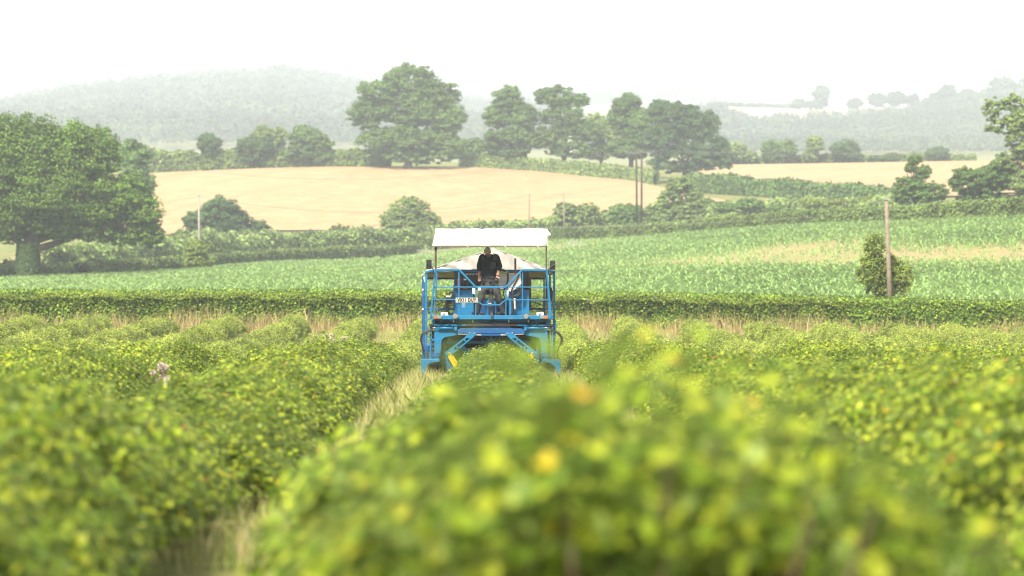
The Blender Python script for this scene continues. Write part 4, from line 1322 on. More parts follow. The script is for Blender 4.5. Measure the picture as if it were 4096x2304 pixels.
# lights
for x0, x1, mm, nm in ((330, 371, 'orange', "indicator"), (372, 437, 'lens', "marker_light"), (1796, 1864, 'lens', "marker_light"), (1865, 1903, 'orange', "indicator")):
    rect(nm, x0, 1395, x1, 1430, -0.24, 0.04, M[mm], bevel=0.005)
for x_, y_ in ((627, 1395), (1603, 1398)):
    c = QA(x_, y_, -0.3)
    hl = MB().tube([c + Vector((0, 0, 0)), c + Vector((0, 0.02, 0)), c + Vector((0, .09, 0))], [0.062, 0.064, 0.035], 20).build("headlight", M['black'], hv, smooth=False)
    MB().tube([c + Vector((0, -.006, 0)), c + Vector((0, -.001, 0))], [0.045, 0.052], 20).build("lens", M['lens'], hl)
    MB().tube([c + Vector((0, -.004, 0)), c + Vector((0, -.0005, 0))], [0.058, 0.060], 20).build("ring", M['chrome'], hl)
for x0, x1 in ((425, 520), (1747, 1845)):
    pl_ = rect("hitch_plate", x0, 1343, x1, 1384, -0.12, 0.015, M['white'])
    rail("hook", [(x0 + 35, 1378), (x0 + 55, 1358)], 0.018, -0.13, M['ink'], parent=pl_)
rect("junction_box", 936, 1004, 976, 1040, -0.22, 0.03, M['white'])

# mirrors
for s_, x0, x1, y0, y1, arm in ((-1, 224, 298, 612, 745, [(228, 672), (262, 690), (312, 738), (322, 770), (318, 815)]), (1, 1930, 2006, 626, 757, [(2006, 680), (1960, 706), (1918, 742), (1905, 775), (1912, 820)])):
    mr_ = rect("mirror", x0, y0, x1, y1, -0.28, 0.06, M['black'], bevel=0.015)
    hose("mirror_arm", arm, 0.012, -0.31, parent=mr_)

# things on board
fe = rect("extinguisher_bracket", 648, 1000, 704, 1012, 1.02, .03, M['black'])
ext = empty("fire_extinguisher", QA(675, 1028, 1.03), "red fire extinguisher on the harvester's left box", "extinguisher")
MB().tube([QA(675, 1028, 1.03), QA(675, 1022, 1.03), QA(675, 895, 1.03), QA(675, 878, 1.03), QA(675, 868, 1.03)], [0.04, 0.042, 0.042, 0.03, 0.015], 14).build("cylinder", M['red'], ext, smooth=True)
MB().tube([QA(675, 868, 1.03), QA(675, 852, 1.03), QA(690, 848, 1.0)], [0.014, 0.014, 0.01], 8).build("valve", M['black'], ext)
rect("instruction_label", 660, 930, 692, 985, 0.983, 0.004, mat('label_blue', (0.1, 0.2, 0.5), .5), parent=ext)
ex = MB().tube([QA(760, 980, 1.2), QA(760, 900, 1.2)], 0.032, 12).build("air_filter", M['black'], hv, smooth=True)
MB().tube([QA(760, 902, 1.2), QA(760, 880, 1.2)], 0.041, 12).build("cap", M['chrome'], ex)
hose("fuel_filter", [(725, 1020), (745, 1008), (770, 1018), (792, 1010)], 0.026, 1.15, mat('brass', (0.45, 0.22, 0.1), .5, .6, 40, metal=.3))
MB().tube([QA(858, 758, 2.1), QA(935, 758, 2.1)], 0.03, 12).build("pipe_end", mat('beige_pipe', (0.45, 0.42, 0.36), .6), hv)
wt = rect("water_tank", 1215, 800, 1530, 1030, 1.0, 0.45, M['white'], bevel=0.02)
for y_ in (838, 912):
    rect("seam", 1222, y_, 1524, y_ + 4, 0.995, 0.006, mat('seam_grey', (0.35, 0.33, 0.3), .7), parent=wt)
hose("tank_strap", [(1345, 800), (1352, 880), (1330, 970), (1300, 1035)], 0.02, 0.93, M['dark'], parent=wt)
spray = slab("spray_container", [(1500, 808), (1530, 870), (1538, 945), (1400, 1062), (1350, 1040), (1440, 930)], 0.75, 0.14, M['white'], QA)
tag(spray, None)
hose("container_strap", [(1508, 812), (1470, 900), (1420, 985), (1395, 1058)], 0.018, 0.72, M['black'], parent=spray)
hose("hydraulic_hose", [(1400, 1140), (1470, 1125), (1520, 1080), (1522, 1020), (1490, 1008)], 0.03, 0.85)
hose("hydraulic_hose", [(1385, 1130), (1450, 1118), (1500, 1070), (1500, 1025)], 0.02, 0.83)
hose("hydraulic_hose", [(1415, 1060), (1412, 1180), (1420, 1300), (1405, 1380)], 0.032, 0.6)
hose("hydraulic_hose", [(1436, 1150), (1438, 1250), (1440, 1300)], 0.04, 0.65, M['white'])
hose("hydraulic_hose", [(1310, 1385), (1300, 1290), (1330, 1200), (1290, 1100), (1300, 1030)], 0.012, 0.9)
MB().tube([QA(1650, 850, 1.5), QA(1650, 1280, 1.5)], 0.045, 10).build("exhaust_pipe", M['rust'], hv, smooth=True)
hose("cable", [(1565, 905), (1590, 940), (1600, 975), (1575, 985)], 0.006, 1.5, M['red'])
bt = empty("water_bottle", QA(1350, 1150, 0.7), "clear plastic bottle standing beside the driver's leg", "bottle")
MB().tube([QA(1350, 1150, .7), QA(1350, 1080, .7), QA(1350, 1060, .7), QA(1350, 1045, .7)], [0.032, 0.034, 0.03, 0.013], 12).build("bottle_body", M['bottle'], bt, smooth=True)
MB().tube([QA(1350, 1047, .7), QA(1350, 1037, .7)], 0.015, 10).build("bottle_cap", M['white'], bt)
rect("bottle_shelf", 1325, 1152, 1400, 1162, 0.6, .2, M['blue'])
rl = rect("measuring_stick", 1440, 598, 1467, 768, 1.3, 0.02, M['blue_dark'])
for y_ in (625, 677, 722):
    rect("band", 1438, y_, 1469, y_ + 11, 1.295, 0.03, M['orange'], parent=rl)
slab("red_handle", [(1455, 760), (1470, 765), (1458, 822), (1440, 815)], 0.9, .03, M['red'], QA)
rect("grip_holder", 858, 1008, 898, 1090, 0.25, 0.04, M['white'])
hose("hydraulic_hose", [(880, 1090), (885, 1180), (884, 1300), (886, 1388)], 0.018, 0.3)
# jacket on tank
jk = slab("folded_jacket", [(1262, 742), (1300, 748), (1352, 778), (1356, 800), (1300, 798), (1268, 775)], 0.98, 0.25, M['greycloth'], QA, None)
jk.parent = None; jk.location = hv.location
tag(jk, "slate grey and neon yellow jacket lying on the white tank", "jacket")
slab("reflective_trim", [(1238, 785), (1262, 772), (1300, 790), (1352, 770), (1357, 797), (1240, 799)], 0.955, 0.02, M['hivis'], QA, jk).location = -hv.location * 0
jk2 = slab("hanging_jacket", [(1890, 1000), (1925, 990), (1950, 1000), (1972, 1050), (1970, 1160), (1945, 1210), (1905, 1232), (1900, 1185), (1868, 1190), (1872, 1060)], 3.0, 0.12, M['black'], QA, None)
jk2.parent = None; jk2.location = hv.location
tag(jk2, "black jacket hanging on the harvester's right rear frame", "jacket")

# left-hand hose bundle
for pts, r_ in (([(590, 1060), (548, 1072), (540, 1110), (560, 1150), (575, 1160)], .018), ([(520, 1110), (500, 1180), (520, 1240), (570, 1250)], .02), ([(500, 1240), (505, 1310), (545, 1365), (592, 1380)], .028),
                ([(540, 1070), (535, 1150), (500, 1160), (490, 1230), (530, 1260)], .015), ([(470, 1130), (520, 1140), (580, 1130)], .012), ([(530, 1260), (520, 1320), (560, 1375)], .022), ([(448, 1205), (480, 1120), (520, 1135)], .008)):
    hose("hydraulic_hose", pts, r_, 0.9)
rect("valve_block", 500, 1170, 575, 1230, 0.98, 0.12, M['dark'])
rect("valve_block", 575, 1040, 597, 1200, 1.0, 0.1, M['panel'])
rail("lever", [(515, 1060), (512, 1130)], 0.02, 0.9, M['rust'])
rect("rag", 500, 1110, 560, 1135, 0.88, 0.03, M['white'])
MB().tube([QA(495, 1190, 1.0), QA(495, 1340, 1.0)], 0.022, 8).build("pipe", M['rust'], hv)

# --- steering column
sw = bpy.data.objects.new("steering_wheel", None); COL.objects.link(sw); sw.parent = hv
cw = QA(1113, 887, 0.28); sw.location = cw - hv.location
mb = MB(); pts = []
tilt = math.radians(17)
def onwheel(t, r_): return cw + Vector((math.cos(t) * r_, math.sin(t) * r_ * math.cos(tilt), math.sin(t) * r_ * math.sin(tilt)))
mb.tube([onwheel(2 * PI * i / 32, 0.182) for i in range(33)], 0.0165, 8, caps=False)
mb.build("rim", M['black'], sw, smooth=True)
hub = cw + Vector((0, 0, -0.075))
for t_ in (math.radians(250), math.radians(20), math.radians(150)):
    MB().tube([hub, onwheel(t_, 0.18)], 0.013, 6).build("spoke", M['black'], sw)
MB().tube([hub + Vector((0, 0, .03)), hub + Vector((0, 0, -.03))], [0.04, 0.03], 12).build("hub", M['black'], sw)
MB().tube([hub, QA(1112, 1100, .28)], 0.024, 10).build("steering_column", M['panel'], hv, smooth=True)
rect("steering_valve", 1085, 1095, 1141, 1190, 0.22, 0.12, M['dark'])
for dx in (-14, 14):
    for dy_ in (1130, 1160): MB().ball(QA(1113 + dx, dy_, .215), .008, 8, 5).build("bolt", M['chrome'], hv)
slab("column_bracket", [(1085, 1150), (1050, 1200), (1050, 1252), (1180, 1252), (1180, 1200), (1142, 1150)], 0.3, 0.04, M['blue'], QA)
for i, x_ in enumerate((1090, 1105, 1125, 1142)):
    e = (-1.5 + i)
    hose("hydraulic_hose", [(1100 + e * 8, 1195), (1112 + e * 22, 1280), (1125 + e * 8, 1350), (1136 + e * 3, 1450)], 0.012, [0.2, 0.0, -0.22, -0.26], M['black'])
    hose("hose_fitting", [(1100 + e * 8, 1192), (1103 + e * 13, 1232)], 0.015, [0.2, 0.12], M['chrome'])
for x0, x1 in ((965, 1028), (1180, 1245)):
    rect("pedal", x0, 1345, x1, 1384, 0.35, 0.12, M['black'], bevel=0.01)
se = bpy.data.objects.new("driver_seat", None); COL.objects.link(se); se.parent = hv; se.location = (0, 0, 0)
rect("seat_cushion", 1045, 1040, 1185, 1100, 1.1, 0.4, M['black'], parent=se, bevel=0.02)
rect("backrest", 985, 880, 1245, 1060, 1.38, 0.1, M['black'], parent=se, bevel=0.03)
rect("seat_base", 1085, 1100, 1150, 1160, 1.15, .2, M['dark'], parent=se)

# --- lower front: beams, steering ram, arch
rect("gap_shade_slab", 290, 372, 2050, 452, 0.12, 0.1, M['dark'], QB)  # dark slab stands in for the shaded gap beneath the front beam
slab("tank_skirt", [(250, 376), (2060, 376), (1900, 420), (1480, 418), (880, 418), (420, 412)], 0.04, 0.05, M['blue'], QB)
slab("pivot_plate", [(870, 424), (1460, 424), (1400, 446), (930, 446)], 0.05, 0.05, M['blue'], QB)
slab("pivot_plate", [(900, 478), (1440, 478), (1490, 512), (850, 512)], 0.05, 0.08, M['blue'], QB)
hose("hydraulic_hose", [(480, 380), (560, 420), (700, 412), (860, 385), (980, 398), (1080, 425), (1150, 415), (1185, 370)], 0.014, -0.02, conv=QB)
hose("hydraulic_hose", [(1190, 330), (1185, 390), (1160, 440)], 0.018, -0.1, conv=QB)
hose("hydraulic_hose", [(1200, 400), (1400, 415), (1600, 420), (1780, 405), (1820, 370)], 0.012, -0.02, conv=QB)
hose("hydraulic_hose", [(370, 500), (430, 400), (465, 378), (490, 400), (530, 455), (595, 500)], 0.013, -0.1, conv=QB)
hose("hydraulic_hose", [(1705, 510), (1770, 440), (1815, 365), (1850, 440), (1930, 508)], 0.013, -0.1, conv=QB)
for x_ in (578, 870, 1420, 1720):
    rect("hose_clip", x_, 376, x_ + 20, 418, -0.04, 0.015, M['white'], QB)
MB().tube([QB(225, 459, -.05), QB(2105, 466, -.05)], 0.024, 10).build("tie_rod", M['blue'], hv, smooth=True)
MB().tube([QB(770, 459, -.05), QB(1560, 463, -.05)], 0.0255, 10).build("tie_rod_worn_section", M['rust'], hv, smooth=True)
for x0, x1 in ((218, 285), (2035, 2106)):
    rect("rod_end", x0, 440, x1, 474, -0.09, 0.08, M['dark'], QB)
    rect("steering_arm", x0 + 10, 474, x1 - 10, 525, -0.05, 0.08, M['dark'], QB)
for x0, x1, xr0, xr1, xb in ((350, 620, 262, 352, 620), (1690, 1955, 1953, 2055, 1685)):
    cy_ = MB().tube([QB(x0, 503, -.08), QB(x1, 507, -.08)], 0.032, 12).build("steering_cylinder", M['blue'], hv, smooth=True)
    MB().tube([QB(xr0, 501, -.08), QB(xr1, 504, -.08)], 0.014, 8).build("ram_rod", M['chrome'], cy_, smooth=True)
    rect("ram_bracket", xb - 22, 482, xb + 20, 540, -0.12, 0.14, M['blue'], QB)
# portal arch
def arch_pts(s_):
    base = [(295, 520), (295, 882), (385, 884), (398, 740), (408, 690), (430, 660), (470, 640), (560, 625), (660, 608), (760, 600), (1165, 598)]
    if s_ > 0: return base + [(1165, 512), (700, 512), (640, 530), (420, 480), (295, 480)]
    return [(2316 - x, y) for x, y in base + [(1165, 512), (700, 512), (640, 530), (420, 480), (295, 480)]]
for s_ in (1, -1):
    slab("portal_arch", arch_pts(s_), 0.0 if s_ > 0 else 0.002, 0.14, M['blue'], QB)
slab("cross_beam", [(690, 510), (1630, 512), (1672, 545), (1672, 590), (650, 588), (650, 545)], -0.12, 0.11, M['blue_dark'], QB, bevel=.008)
rect("lower_beam", 1000, 592, 1310, 620, -0.1, 0.08, M['blue_dark'], QB)
rect("gap_shade_box", 300, 425, 2015, 560, 0.7, 0.3, M['dark'], QB)  # added dark box, closes the see-through gap with painted shade
rect("arch_plate", 250, 380, 300, 520, -0.02, 0.12, M['blue'], QB)
rect("arch_plate", 2005, 380, 2066, 520, -0.02, 0.12, M['blue'], QB)
for x0, x1 in ((222, 250), (2072, 2098)):
    rect("leg_post", x0, 470, x1, 1112, 0.06, 0.08, M['blue'], QB)
for x0, x1 in ((256, 294), (2018, 2055)):
    rect("leg_channel", x0, 540, x1, 960, 0.1, 0.08, M['dark'], QB)
    for y_ in (600, 668, 740, 805):
        rect("clamp", x0 + 2, y_, x1 - 2, y_ + 32, 0.06, 0.04, M['blue'] if y_ in (668,) else M['panel'], QB)
# inner frame
rail("inner_rail", [(480, 722), (1820, 722)], 0.065, 0.5, conv=QB)
rail("inner_rail", [(1158, 590), (1158, 790)], 0.075, 0.2, conv=QB)
rail("brace", [(1050, 625), (1135, 700)], 0.035, 0.15, M['blue_dark'], conv=QB)
rail("brace", [(1262, 625), (1180, 700)], 0.035, 0.15, M['blue_dark'], conv=QB)
for x_ in (1022, 1292, 870, 1460):
    rail("brace", [(x_, 620), (x_, 710)], 0.04, 0.7, M['blue_dark'], conv=QB)
slab("catch_plate", [(740, 812), (1590, 812), (1650, 870), (1640, 1000), (800, 1000), (700, 880)], 0.55, 0.06, M['blue'], QB)
slab("deflector", [(660, 745), (720, 745), (800, 830), (860, 900), (780, 960), (700, 880)], 0.45, 0.04, M['blue'], QB)
slab("deflector", [(1640, 750), (1600, 745), (1540, 830), (1600, 900), (1640, 960), (1690, 830)], 0.45, 0.04, M['blue'], QB)
slab("gusset", [(500, 640), (560, 690), (600, 720), (500, 720)], 0.4, 0.04, M['blue'], QB)
slab("gusset", [(1820, 655), (1760, 690), (1720, 720), (1820, 720)], 0.4, 0.04, M['blue'], QB)
for s_ in (1, -1):
    f_ = (lambda x: x) if s_ > 0 else (lambda x: 2316 - x)
    slab("fruit_catcher", [(f_(430), 690), (f_(455), 690), (f_(490), 1000), (f_(600), 1090), (f_(590), 1180), (f_(500), 1160), (f_(425), 1050)], 0.3, 0.05, M['blue_dark'], QB)
    rect("side_wall", *( (405, 640, 430, 1120) if s_ > 0 else (1886, 640, 1911, 1120)), 0.5, 3.8, M['dark'], QB)
mb = MB()
mb.box(QB(430, 600, 1.4), QB(1880, 760, 4.6))
mb.build("shaker_housing", M['dark'], hv)
for i, y_ in enumerate((640, 690, 760, 800)):
    rail("shaker_bar", [(450, y_), (1870, y_)], 0.03, 1.0 + .1 * i, M['rust'] if i % 2 else M['panel'], conv=QB)
for s_ in (1, -1):
    for i in range(7):
        x_ = 800 + i * 60
        x_ = x_ if s_ > 0 else 2316 - x_
        rail("shaker_finger", [(x_, 650), (x_ + 6, 805)], 0.02, 1.2, M['dark'] if i % 2 else M['blue_dark'], conv=QB)
MB().box(QB(480, 730, 2.2), QB(1830, 1180, 2.25)).build("rear_curtain", M['dark'], hv)
# gathering arms
def arm(s_):
    f_ = (lambda x: x) if s_ > 0 else (lambda x: 2316 - x)
    g = bpy.data.objects.new("gathering_arm", None); COL.objects.link(g); g.parent = hv; g.location = (0, 0, 0)
    slab("arm_head", [(f_(830), 570), (f_(935), 575), (f_(935), 600), (f_(872), 660), (f_(740), 660)], -0.2, 0.06, M['blue'], QB, g)
    slab("arm_edge", [(f_(740), 660), (f_(775), 662), (f_(470), 902), (f_(450), 882)], -0.2, 0.06, M['blue'], QB, g)
    slab("arm_edge", [(f_(838), 658), (f_(872), 660), (f_(560), 918), (f_(528), 918)], -0.2, 0.06, M['blue'], QB, g)
    slab("arm_foot", [(f_(470), 902), (f_(600), 806), (f_(610), 846), (f_(590), 893), (f_(560), 918), (f_(508), 942), (f_(450), 882)], -0.205, 0.06, M['blue'], QB, g)
    slab("arm_web", [(f_(762), 672), (f_(745), 684), (f_(765), 710), (f_(785), 702)], -0.2, 0.05, M['blue'], QB, g)
    slab("arm_web", [(f_(640), 775), (f_(622), 790), (f_(660), 830), (f_(680), 815)], -0.2, 0.05, M['blue'], QB, g)
    slab("roller_belt", [(f_(570), 925), (f_(690), 830), (f_(780), 905), (f_(775), 940), (f_(650), 1060), (f_(620), 1010)], 0.0, 0.5, M['dark'], QB, g)
    slab("side_sheet", [(f_(470), 950), (f_(520), 945), (f_(640), 1100), (f_(560), 1180), (f_(490), 1130)], 0.02, 0.04, M['blue_dark'], QB, g)
    slab("yellow_bracket", [(f_(503), 885), (f_(533), 875), (f_(568), 935), (f_(515), 958)], -0.24, 0.03, M['yellow'], QB, g)
    slab("yellow_guide", [(f_(508), 955), (f_(580), 920), (f_(682), 1075), (f_(606), 1126)], -0.25, 0.05, M['yellow'], QB, g)
    MB().tube([QB(f_(520), 900, -.26), QB(f_(520), 900, -.2)], 0.02, 10).build("pin", M['dark'], g)
    for (x_, y_) in ((830, 580), (905, 582)):
        MB().tube([QB(f_(x_), y_, -.22), QB(f_(x_), y_, -.17)], 0.018, 10).build("pin", M['chrome'], g)
    rail("adjuster", [(f_(655), 598), (f_(830), 602)], 0.016, -0.15, M['chrome'], QB, g)
    rail("adjuster", [(f_(870), 605), (f_(1010), 610)], 0.035, -0.17, M['galv'], QB, g, h=0.02)
arm(1); arm(-1)

# wheel brackets, forks
slab("wheel_fork", [(90, 978), (375, 975), (375, 1020), (240, 1028), (165, 1100), (165, 1305), (90, 1312)], -0.25, 0.16, M['blue'], QB, bevel=.01)
slab("wheel_fork", [(1940, 985), (2220, 985), (2220, 1312), (2147, 1305), (2147, 1110), (2065, 1037), (1940, 1022)], -0.25, 0.16, M['blue'], QB, bevel=.01)
for x_ in (328, 1988):
    MB().tube([QB(x_, 945, -.02), QB(x_, 880, -.02)], 0.115, 16).build("steering_collar", M['blue_dark'], hv, smooth=False)
    MB().tube([QB(x_, 980, -.02), QB(x_, 940, -.02)], 0.09, 16).build("king_pin", M['blue'], hv)
rect("leg_foot", 295, 882, 362, 915, 0.0, 0.12, M['blue'], QB)
rect("leg_foot", 1955, 882, 2020, 915, 0.0, 0.12, M['blue'], QB)


def wheel(cx, cy_, cz, Rw, wd, yaw=0.0):
    c = Vector((cx, cy_, cz))
    w = bpy.data.objects.new("wheel", None); COL.objects.link(w); w.parent = hv; w.location = c - hv.location
    n = 40
    prof = [(-wd / 2 * .8, Rw * .55), (-wd / 2, Rw * .72), (-wd / 2 * .95, Rw * .88), (-wd / 2 * .7, Rw * .93), (0, Rw * .95), (wd / 2 * .7, Rw * .93), (wd / 2 * .95, Rw * .88), (wd / 2, Rw * .72), (wd / 2 * .8, Rw * .55)]
    rot = Matrix.Rotation(yaw, 4, 'Z')
    def P(x, r_, t): return c + rot @ Vector((x, math.cos(t) * r_, math.sin(t) * r_))
    vs = [P(x, r_, 2 * PI * k / n) for k in range(n) for x, r_ in prof]
    m_ = len(prof)
    fs = [(k * m_ + j, k * m_ + j + 1, ((k + 1) % n) * m_ + j + 1, ((k + 1) % n) * m_ + j) for k in range(n) for j in range(m_ - 1)]
    mb = MB(); mb.add(vs, fs)
    nl = 18
    for k in range(nl):            # chevron lugs
        for s2 in (-1, 1):
            t0 = 2 * PI * (k + (0.5 if s2 > 0 else 0)) / nl
            a0, a1 = P(s2 * wd * .02, Rw * .96, t0), P(s2 * wd * .47, Rw * .9, t0 + 0.26)
            b0, b1 = P(s2 * wd * .02, Rw * 1.0, t0), P(s2 * wd * .5, Rw * .97, t0 + 0.26)
            e = 0.07
            a0b, a1b = P(s2 * wd * .02, Rw * .94, t0 + e), P(s2 * wd * .47, Rw * .9, t0 + 0.26 + e)
            b0b, b1b = P(s2 * wd * .02, Rw * 1.0, t0 + e), P(s2 * wd * .5, Rw * .97, t0 + 0.26 + e)
            mb.add([a0, a1, a1b, a0b, b0, b1, b1b, b0b], [(0, 3, 2, 1), (4, 5, 6, 7), (0, 1, 5, 4), (1, 2, 6, 5), (2, 3, 7, 6), (3, 0, 4, 7)])
    mb.build("tyre", M['rubber'], w)
    mr = MB()
    pr = [(-wd * .42, Rw * .56), (-wd * .3, Rw * .5), (-wd * .28, .02), (wd * .28, .02), (wd * .3, Rw * .5), (wd * .42, Rw * .56)]
    vs = [P(x, r_, 2 * PI * k / 24) for k in range(24) for x, r_ in pr]
    mr.add(vs, [(k * 6 + j, k * 6 + j + 1, ((k + 1) % 24) * 6 + j + 1, ((k + 1) % 24) * 6 + j) for k in range(24) for j in range(5)])
    mr.build("rim", M['blue'], w)


xl, xr = QB(308, 0, .35).x, QB(2020, 0, .35).x
wheel(xl, 70.38, 0.37, 0.375, 0.36, 0.06)
wheel(xr, 70.38, 0.37, 0.375, 0.36, 0.06)
wheel(xl + .03, 74.2, 0.5, 0.5, 0.4)
wheel(xr - .03, 74.2, 0.5, 0.5, 0.4)
for s_, pts in ((-1, [(275, 535), (190, 545), (110, 590), (85, 680), (110, 780), (135, 870), (140, 960)]), (-1, [(265, 550), (200, 560), (130, 600), (100, 680), (120, 790), (150, 880)]),
                (1, [(2060, 540), (2140, 550), (2215, 600), (2250, 670), (2235, 740), (2190, 810), (2172, 900), (2170, 970)]), (1, [(2060, 555), (2140, 565), (2200, 610), (2232, 680), (2215, 750), (2180, 830)])):
    hose("hydraulic_hose", pts, 0.016, -0.05, conv=QB)
hose("grab_handle", [(230, 370), (195, 372), (178, 400), (176, 500), (180, 610), (200, 638), (230, 644)], 0.014, 0.0, M['blue'], QB)
hose("grab_handle", [(2095, 370), (2130, 372), (2146, 400), (2146, 500), (2143, 610), (2130, 640), (2100, 648)], 0.014, 0.0, M['blue'], QB)
rect("ladder", 105, 880, 186, 972, 1.0, .05, M['blue_dark'], QB)
# rear body so the machine is whole from the side
for x_ in (1708, 2212):
    a = Q(x_, 1420, 0.3); b_ = Q(x_, 1400, 4.9)
    MB().box((a.x - .05, 70.35, 0.72), (a.x + .05, 75.0, 0.86)).build("side_beam", M['blue_dark'], hv)
MB().box((QA(650, 0, 2.2).x, 72.3, 1.45), (QA(1600, 0, 2.2).x, 74.6, 1.62)).build("sorting_table", M['blue_dark'], hv)

# ------------------------------------------------------------------ the driver
def Z3(x, y): return 1840 + x / 4.527, 960 + y / 4.527
DM = 0.72
def QM(x, y, d=0.0): return Q(*Z3(x, y), DM + d)


man = empty("person", QM(520, 1352), "man in black patched jumper, grey work trousers and camouflage cap steering with bowed head", "person")


def limb(mb, pts):
    """pts: (point, radius) -> rounded tapering tube"""
    P_ = [Vector(p) for p, _ in pts]; rs = [r for _, r in pts]
    mb.tube(P_, rs, 12)
    for p, r_ in pts: mb.ball(p, r_ * 0.98, 12, 8)


def solid(name, mb, m, vox=0.012, smooth_it=3):
    o = mb.build(name, m, man, smooth=True)
    r = o.modifiers.new("r", 'REMESH'); r.mode = 'VOXEL'; r.voxel_size = vox; r.use_smooth_shade = True
    s = o.modifiers.new("s", 'SMOOTH'); s.iterations = smooth_it; s.factor = 0.5
    return o


X3 = Vector((1, 0, 0)); Y3 = Vector((0, 1, 0)); ZZ3 = Vector((0, 0, 1))
Lsh, Rsh = QM(392, 312, 0), QM(668, 315, 0)
Lel, Rel = QM(345, 470, .06), QM(722, 480, -.02)
Lwr, Rwr = QM(350, 640, .06), QM(672, 665, -.25)
Lha, Rha = QM(352, 730, .05), QM(672, 712, -.33)
# body (skin)
mb = MB()
hd = QM(497, 212, -.12)
mb.ball(hd + Vector((0, .015, 0.015)), (0.076, 0.098, 0.108), 18, 12)            # skull
mb.ball(hd + Vector((0, -.055, -.06)), (0.052, 0.05, 0.055), 14, 9)               # jaw
mb.tube([hd + Vector((0, -.085, 0.0)), hd + Vector((0, -.118, -.028)), hd + Vector((0, -.09, -.04))], [0.008, 0.016, 0.01], 8)   # nose
for s_ in (-1, 1):
    mb.ball(hd + Vector((s_ * .078, .015, -.005)), (0.012, 0.022, 0.034), 8, 6)    # ears
    mb.ball(hd + Vector((s_ * .030, -.078, .004)), (0.014, 0.012, 0.010), 8, 6)    # brow and eye swell
mb.tube([hd + Vector((-.026, -.104, -.06)), hd + Vector((0, -.112, -.062)), hd + Vector((.026, -.104, -.06))], [0.006, 0.009, 0.006], 6)  # lips
limb(mb, [(hd + Vector((0, .03, -.05)), .06), (QM(525, 285, .03), .065), (QM(525, 340, .05), .09)])
for sh, el, wr, ha in ((Lsh, Lel, Lwr, Lha), (Rsh, Rel, Rwr, Rha)):
    limb(mb, [(sh, .055), (sh.lerp(el, .5), .05), (el, .042), (el.lerp(wr, .35), .042), (wr, .028)])
    d = (ha - wr).normalized()
    side = d.cross(Vector((0, 1, 0)) if sh is Lsh else Vector((0, 0, 1))).normalized()
    nrm = d.cross(side).normalized()
    pc = wr + d * 0.05
    mb.loft([(wr, side * .026, nrm * .02), (wr + d * .03, side * .036, nrm * .016), (wr + d * .075, side * .042, nrm * .014), (wr + d * .09, side * .038, nrm * .011)])
    grip = sh is Rsh
    for i, (o_, ln) in enumerate(((-.031, .066), (-.0105, .076), (.0105, .072), (.031, .058))):
        k0 = wr + d * .085 + side * o_
        b1, b2 = (0.9, 2.0) if grip else (0.25, 0.6)
        d1 = (d * math.cos(b1 * .6) - ZZ3 * math.sin(b1 * .6)) if grip else (d + nrm * .15).normalized()
        d2 = (d * math.cos(b2) - ZZ3 * math.sin(b2)) if grip else (d + nrm * .45).normalized()
        k1 = k0 + d1 * ln * .45; k2 = k1 + d2 * ln * .3; k3 = k2 + d2 * ln * .25
        mb.tube([k0 - d * .02, k0, k1, k2, k3], [.0095, .0095, .009, .0082, .007], 8)
    ts = side * (-1 if sh is Rsh else 1)
    t0 = wr + d * .025 + ts * .03
    t1 = t0 + (d * .6 + ts * .8).normalized() * .034
    mb.tube([t0 - ts * .01, t0, t1, t1 + (d * .95 + ts * .1 + (-ZZ3 * .5 if grip else nrm * .2)).normalized() * .032], [.013, .012, .0105, .008], 8)
# torso and legs core
mb.loft([(QM(525, 330, .06), X3 * .13, Y3 * .08), (QM(530, 450, .06), X3 * .15, Y3 * .1), (QM(530, 620, .06), X3 * .13, Y3 * .09), (QM(530, 800, .06), X3 * .14, Y3 * .1)])
hipL, hipR = QM(440, 830, .05), QM(640, 840, .05)
knL, knR = QM(368, 1065, -.02), QM(702, 1065, -.02)
anL, anR = QM(315, 1300, .04), QM(770, 1300, .04)
for h_, k_, a_ in ((hipL, knL, anL), (hipR, knR, anR)):
    limb(mb, [(h_, .08), (h_.lerp(k_, .5), .07), (k_, .052), (k_.lerp(a_, .35), .052), (a_, .036)])
body = solid("body", mb, M['skin'], 0.0065, 1)
# jumper
mb = MB()
mb.loft([(QM(522, 255, .03), X3 * .075, Y3 * .06), (QM(525, 283, .04), X3 * .165, Y3 * .085), (QM(528, 312, .05), X3 * .2, Y3 * .1), (QM(530, 400, .05), X3 * .205, Y3 * .125), (QM(532, 520, .05), X3 * .19, Y3 * .125),
         (QM(532, 620, .05), X3 * .178, Y3 * .125), (QM(532, 680, .05), X3 * .172, Y3 * .125), (QM(535, 712, .05), X3 * .16, Y3 * .12)])
for sh, el, wr in ((Lsh, Lel, Lwr), (Rsh, Rel, Rwr)):
    cuff = el.lerp(wr, .42 if sh is Lsh else .38)
    limb(mb, [(sh, .07), (sh.lerp(el, .5), .068), (el, .064), (cuff, .056)])
    mb.tube([cuff.lerp(el, .3), cuff], [.061, .06], 12)
solid("jumper", mb, M['jumper'], 0.01, 2)
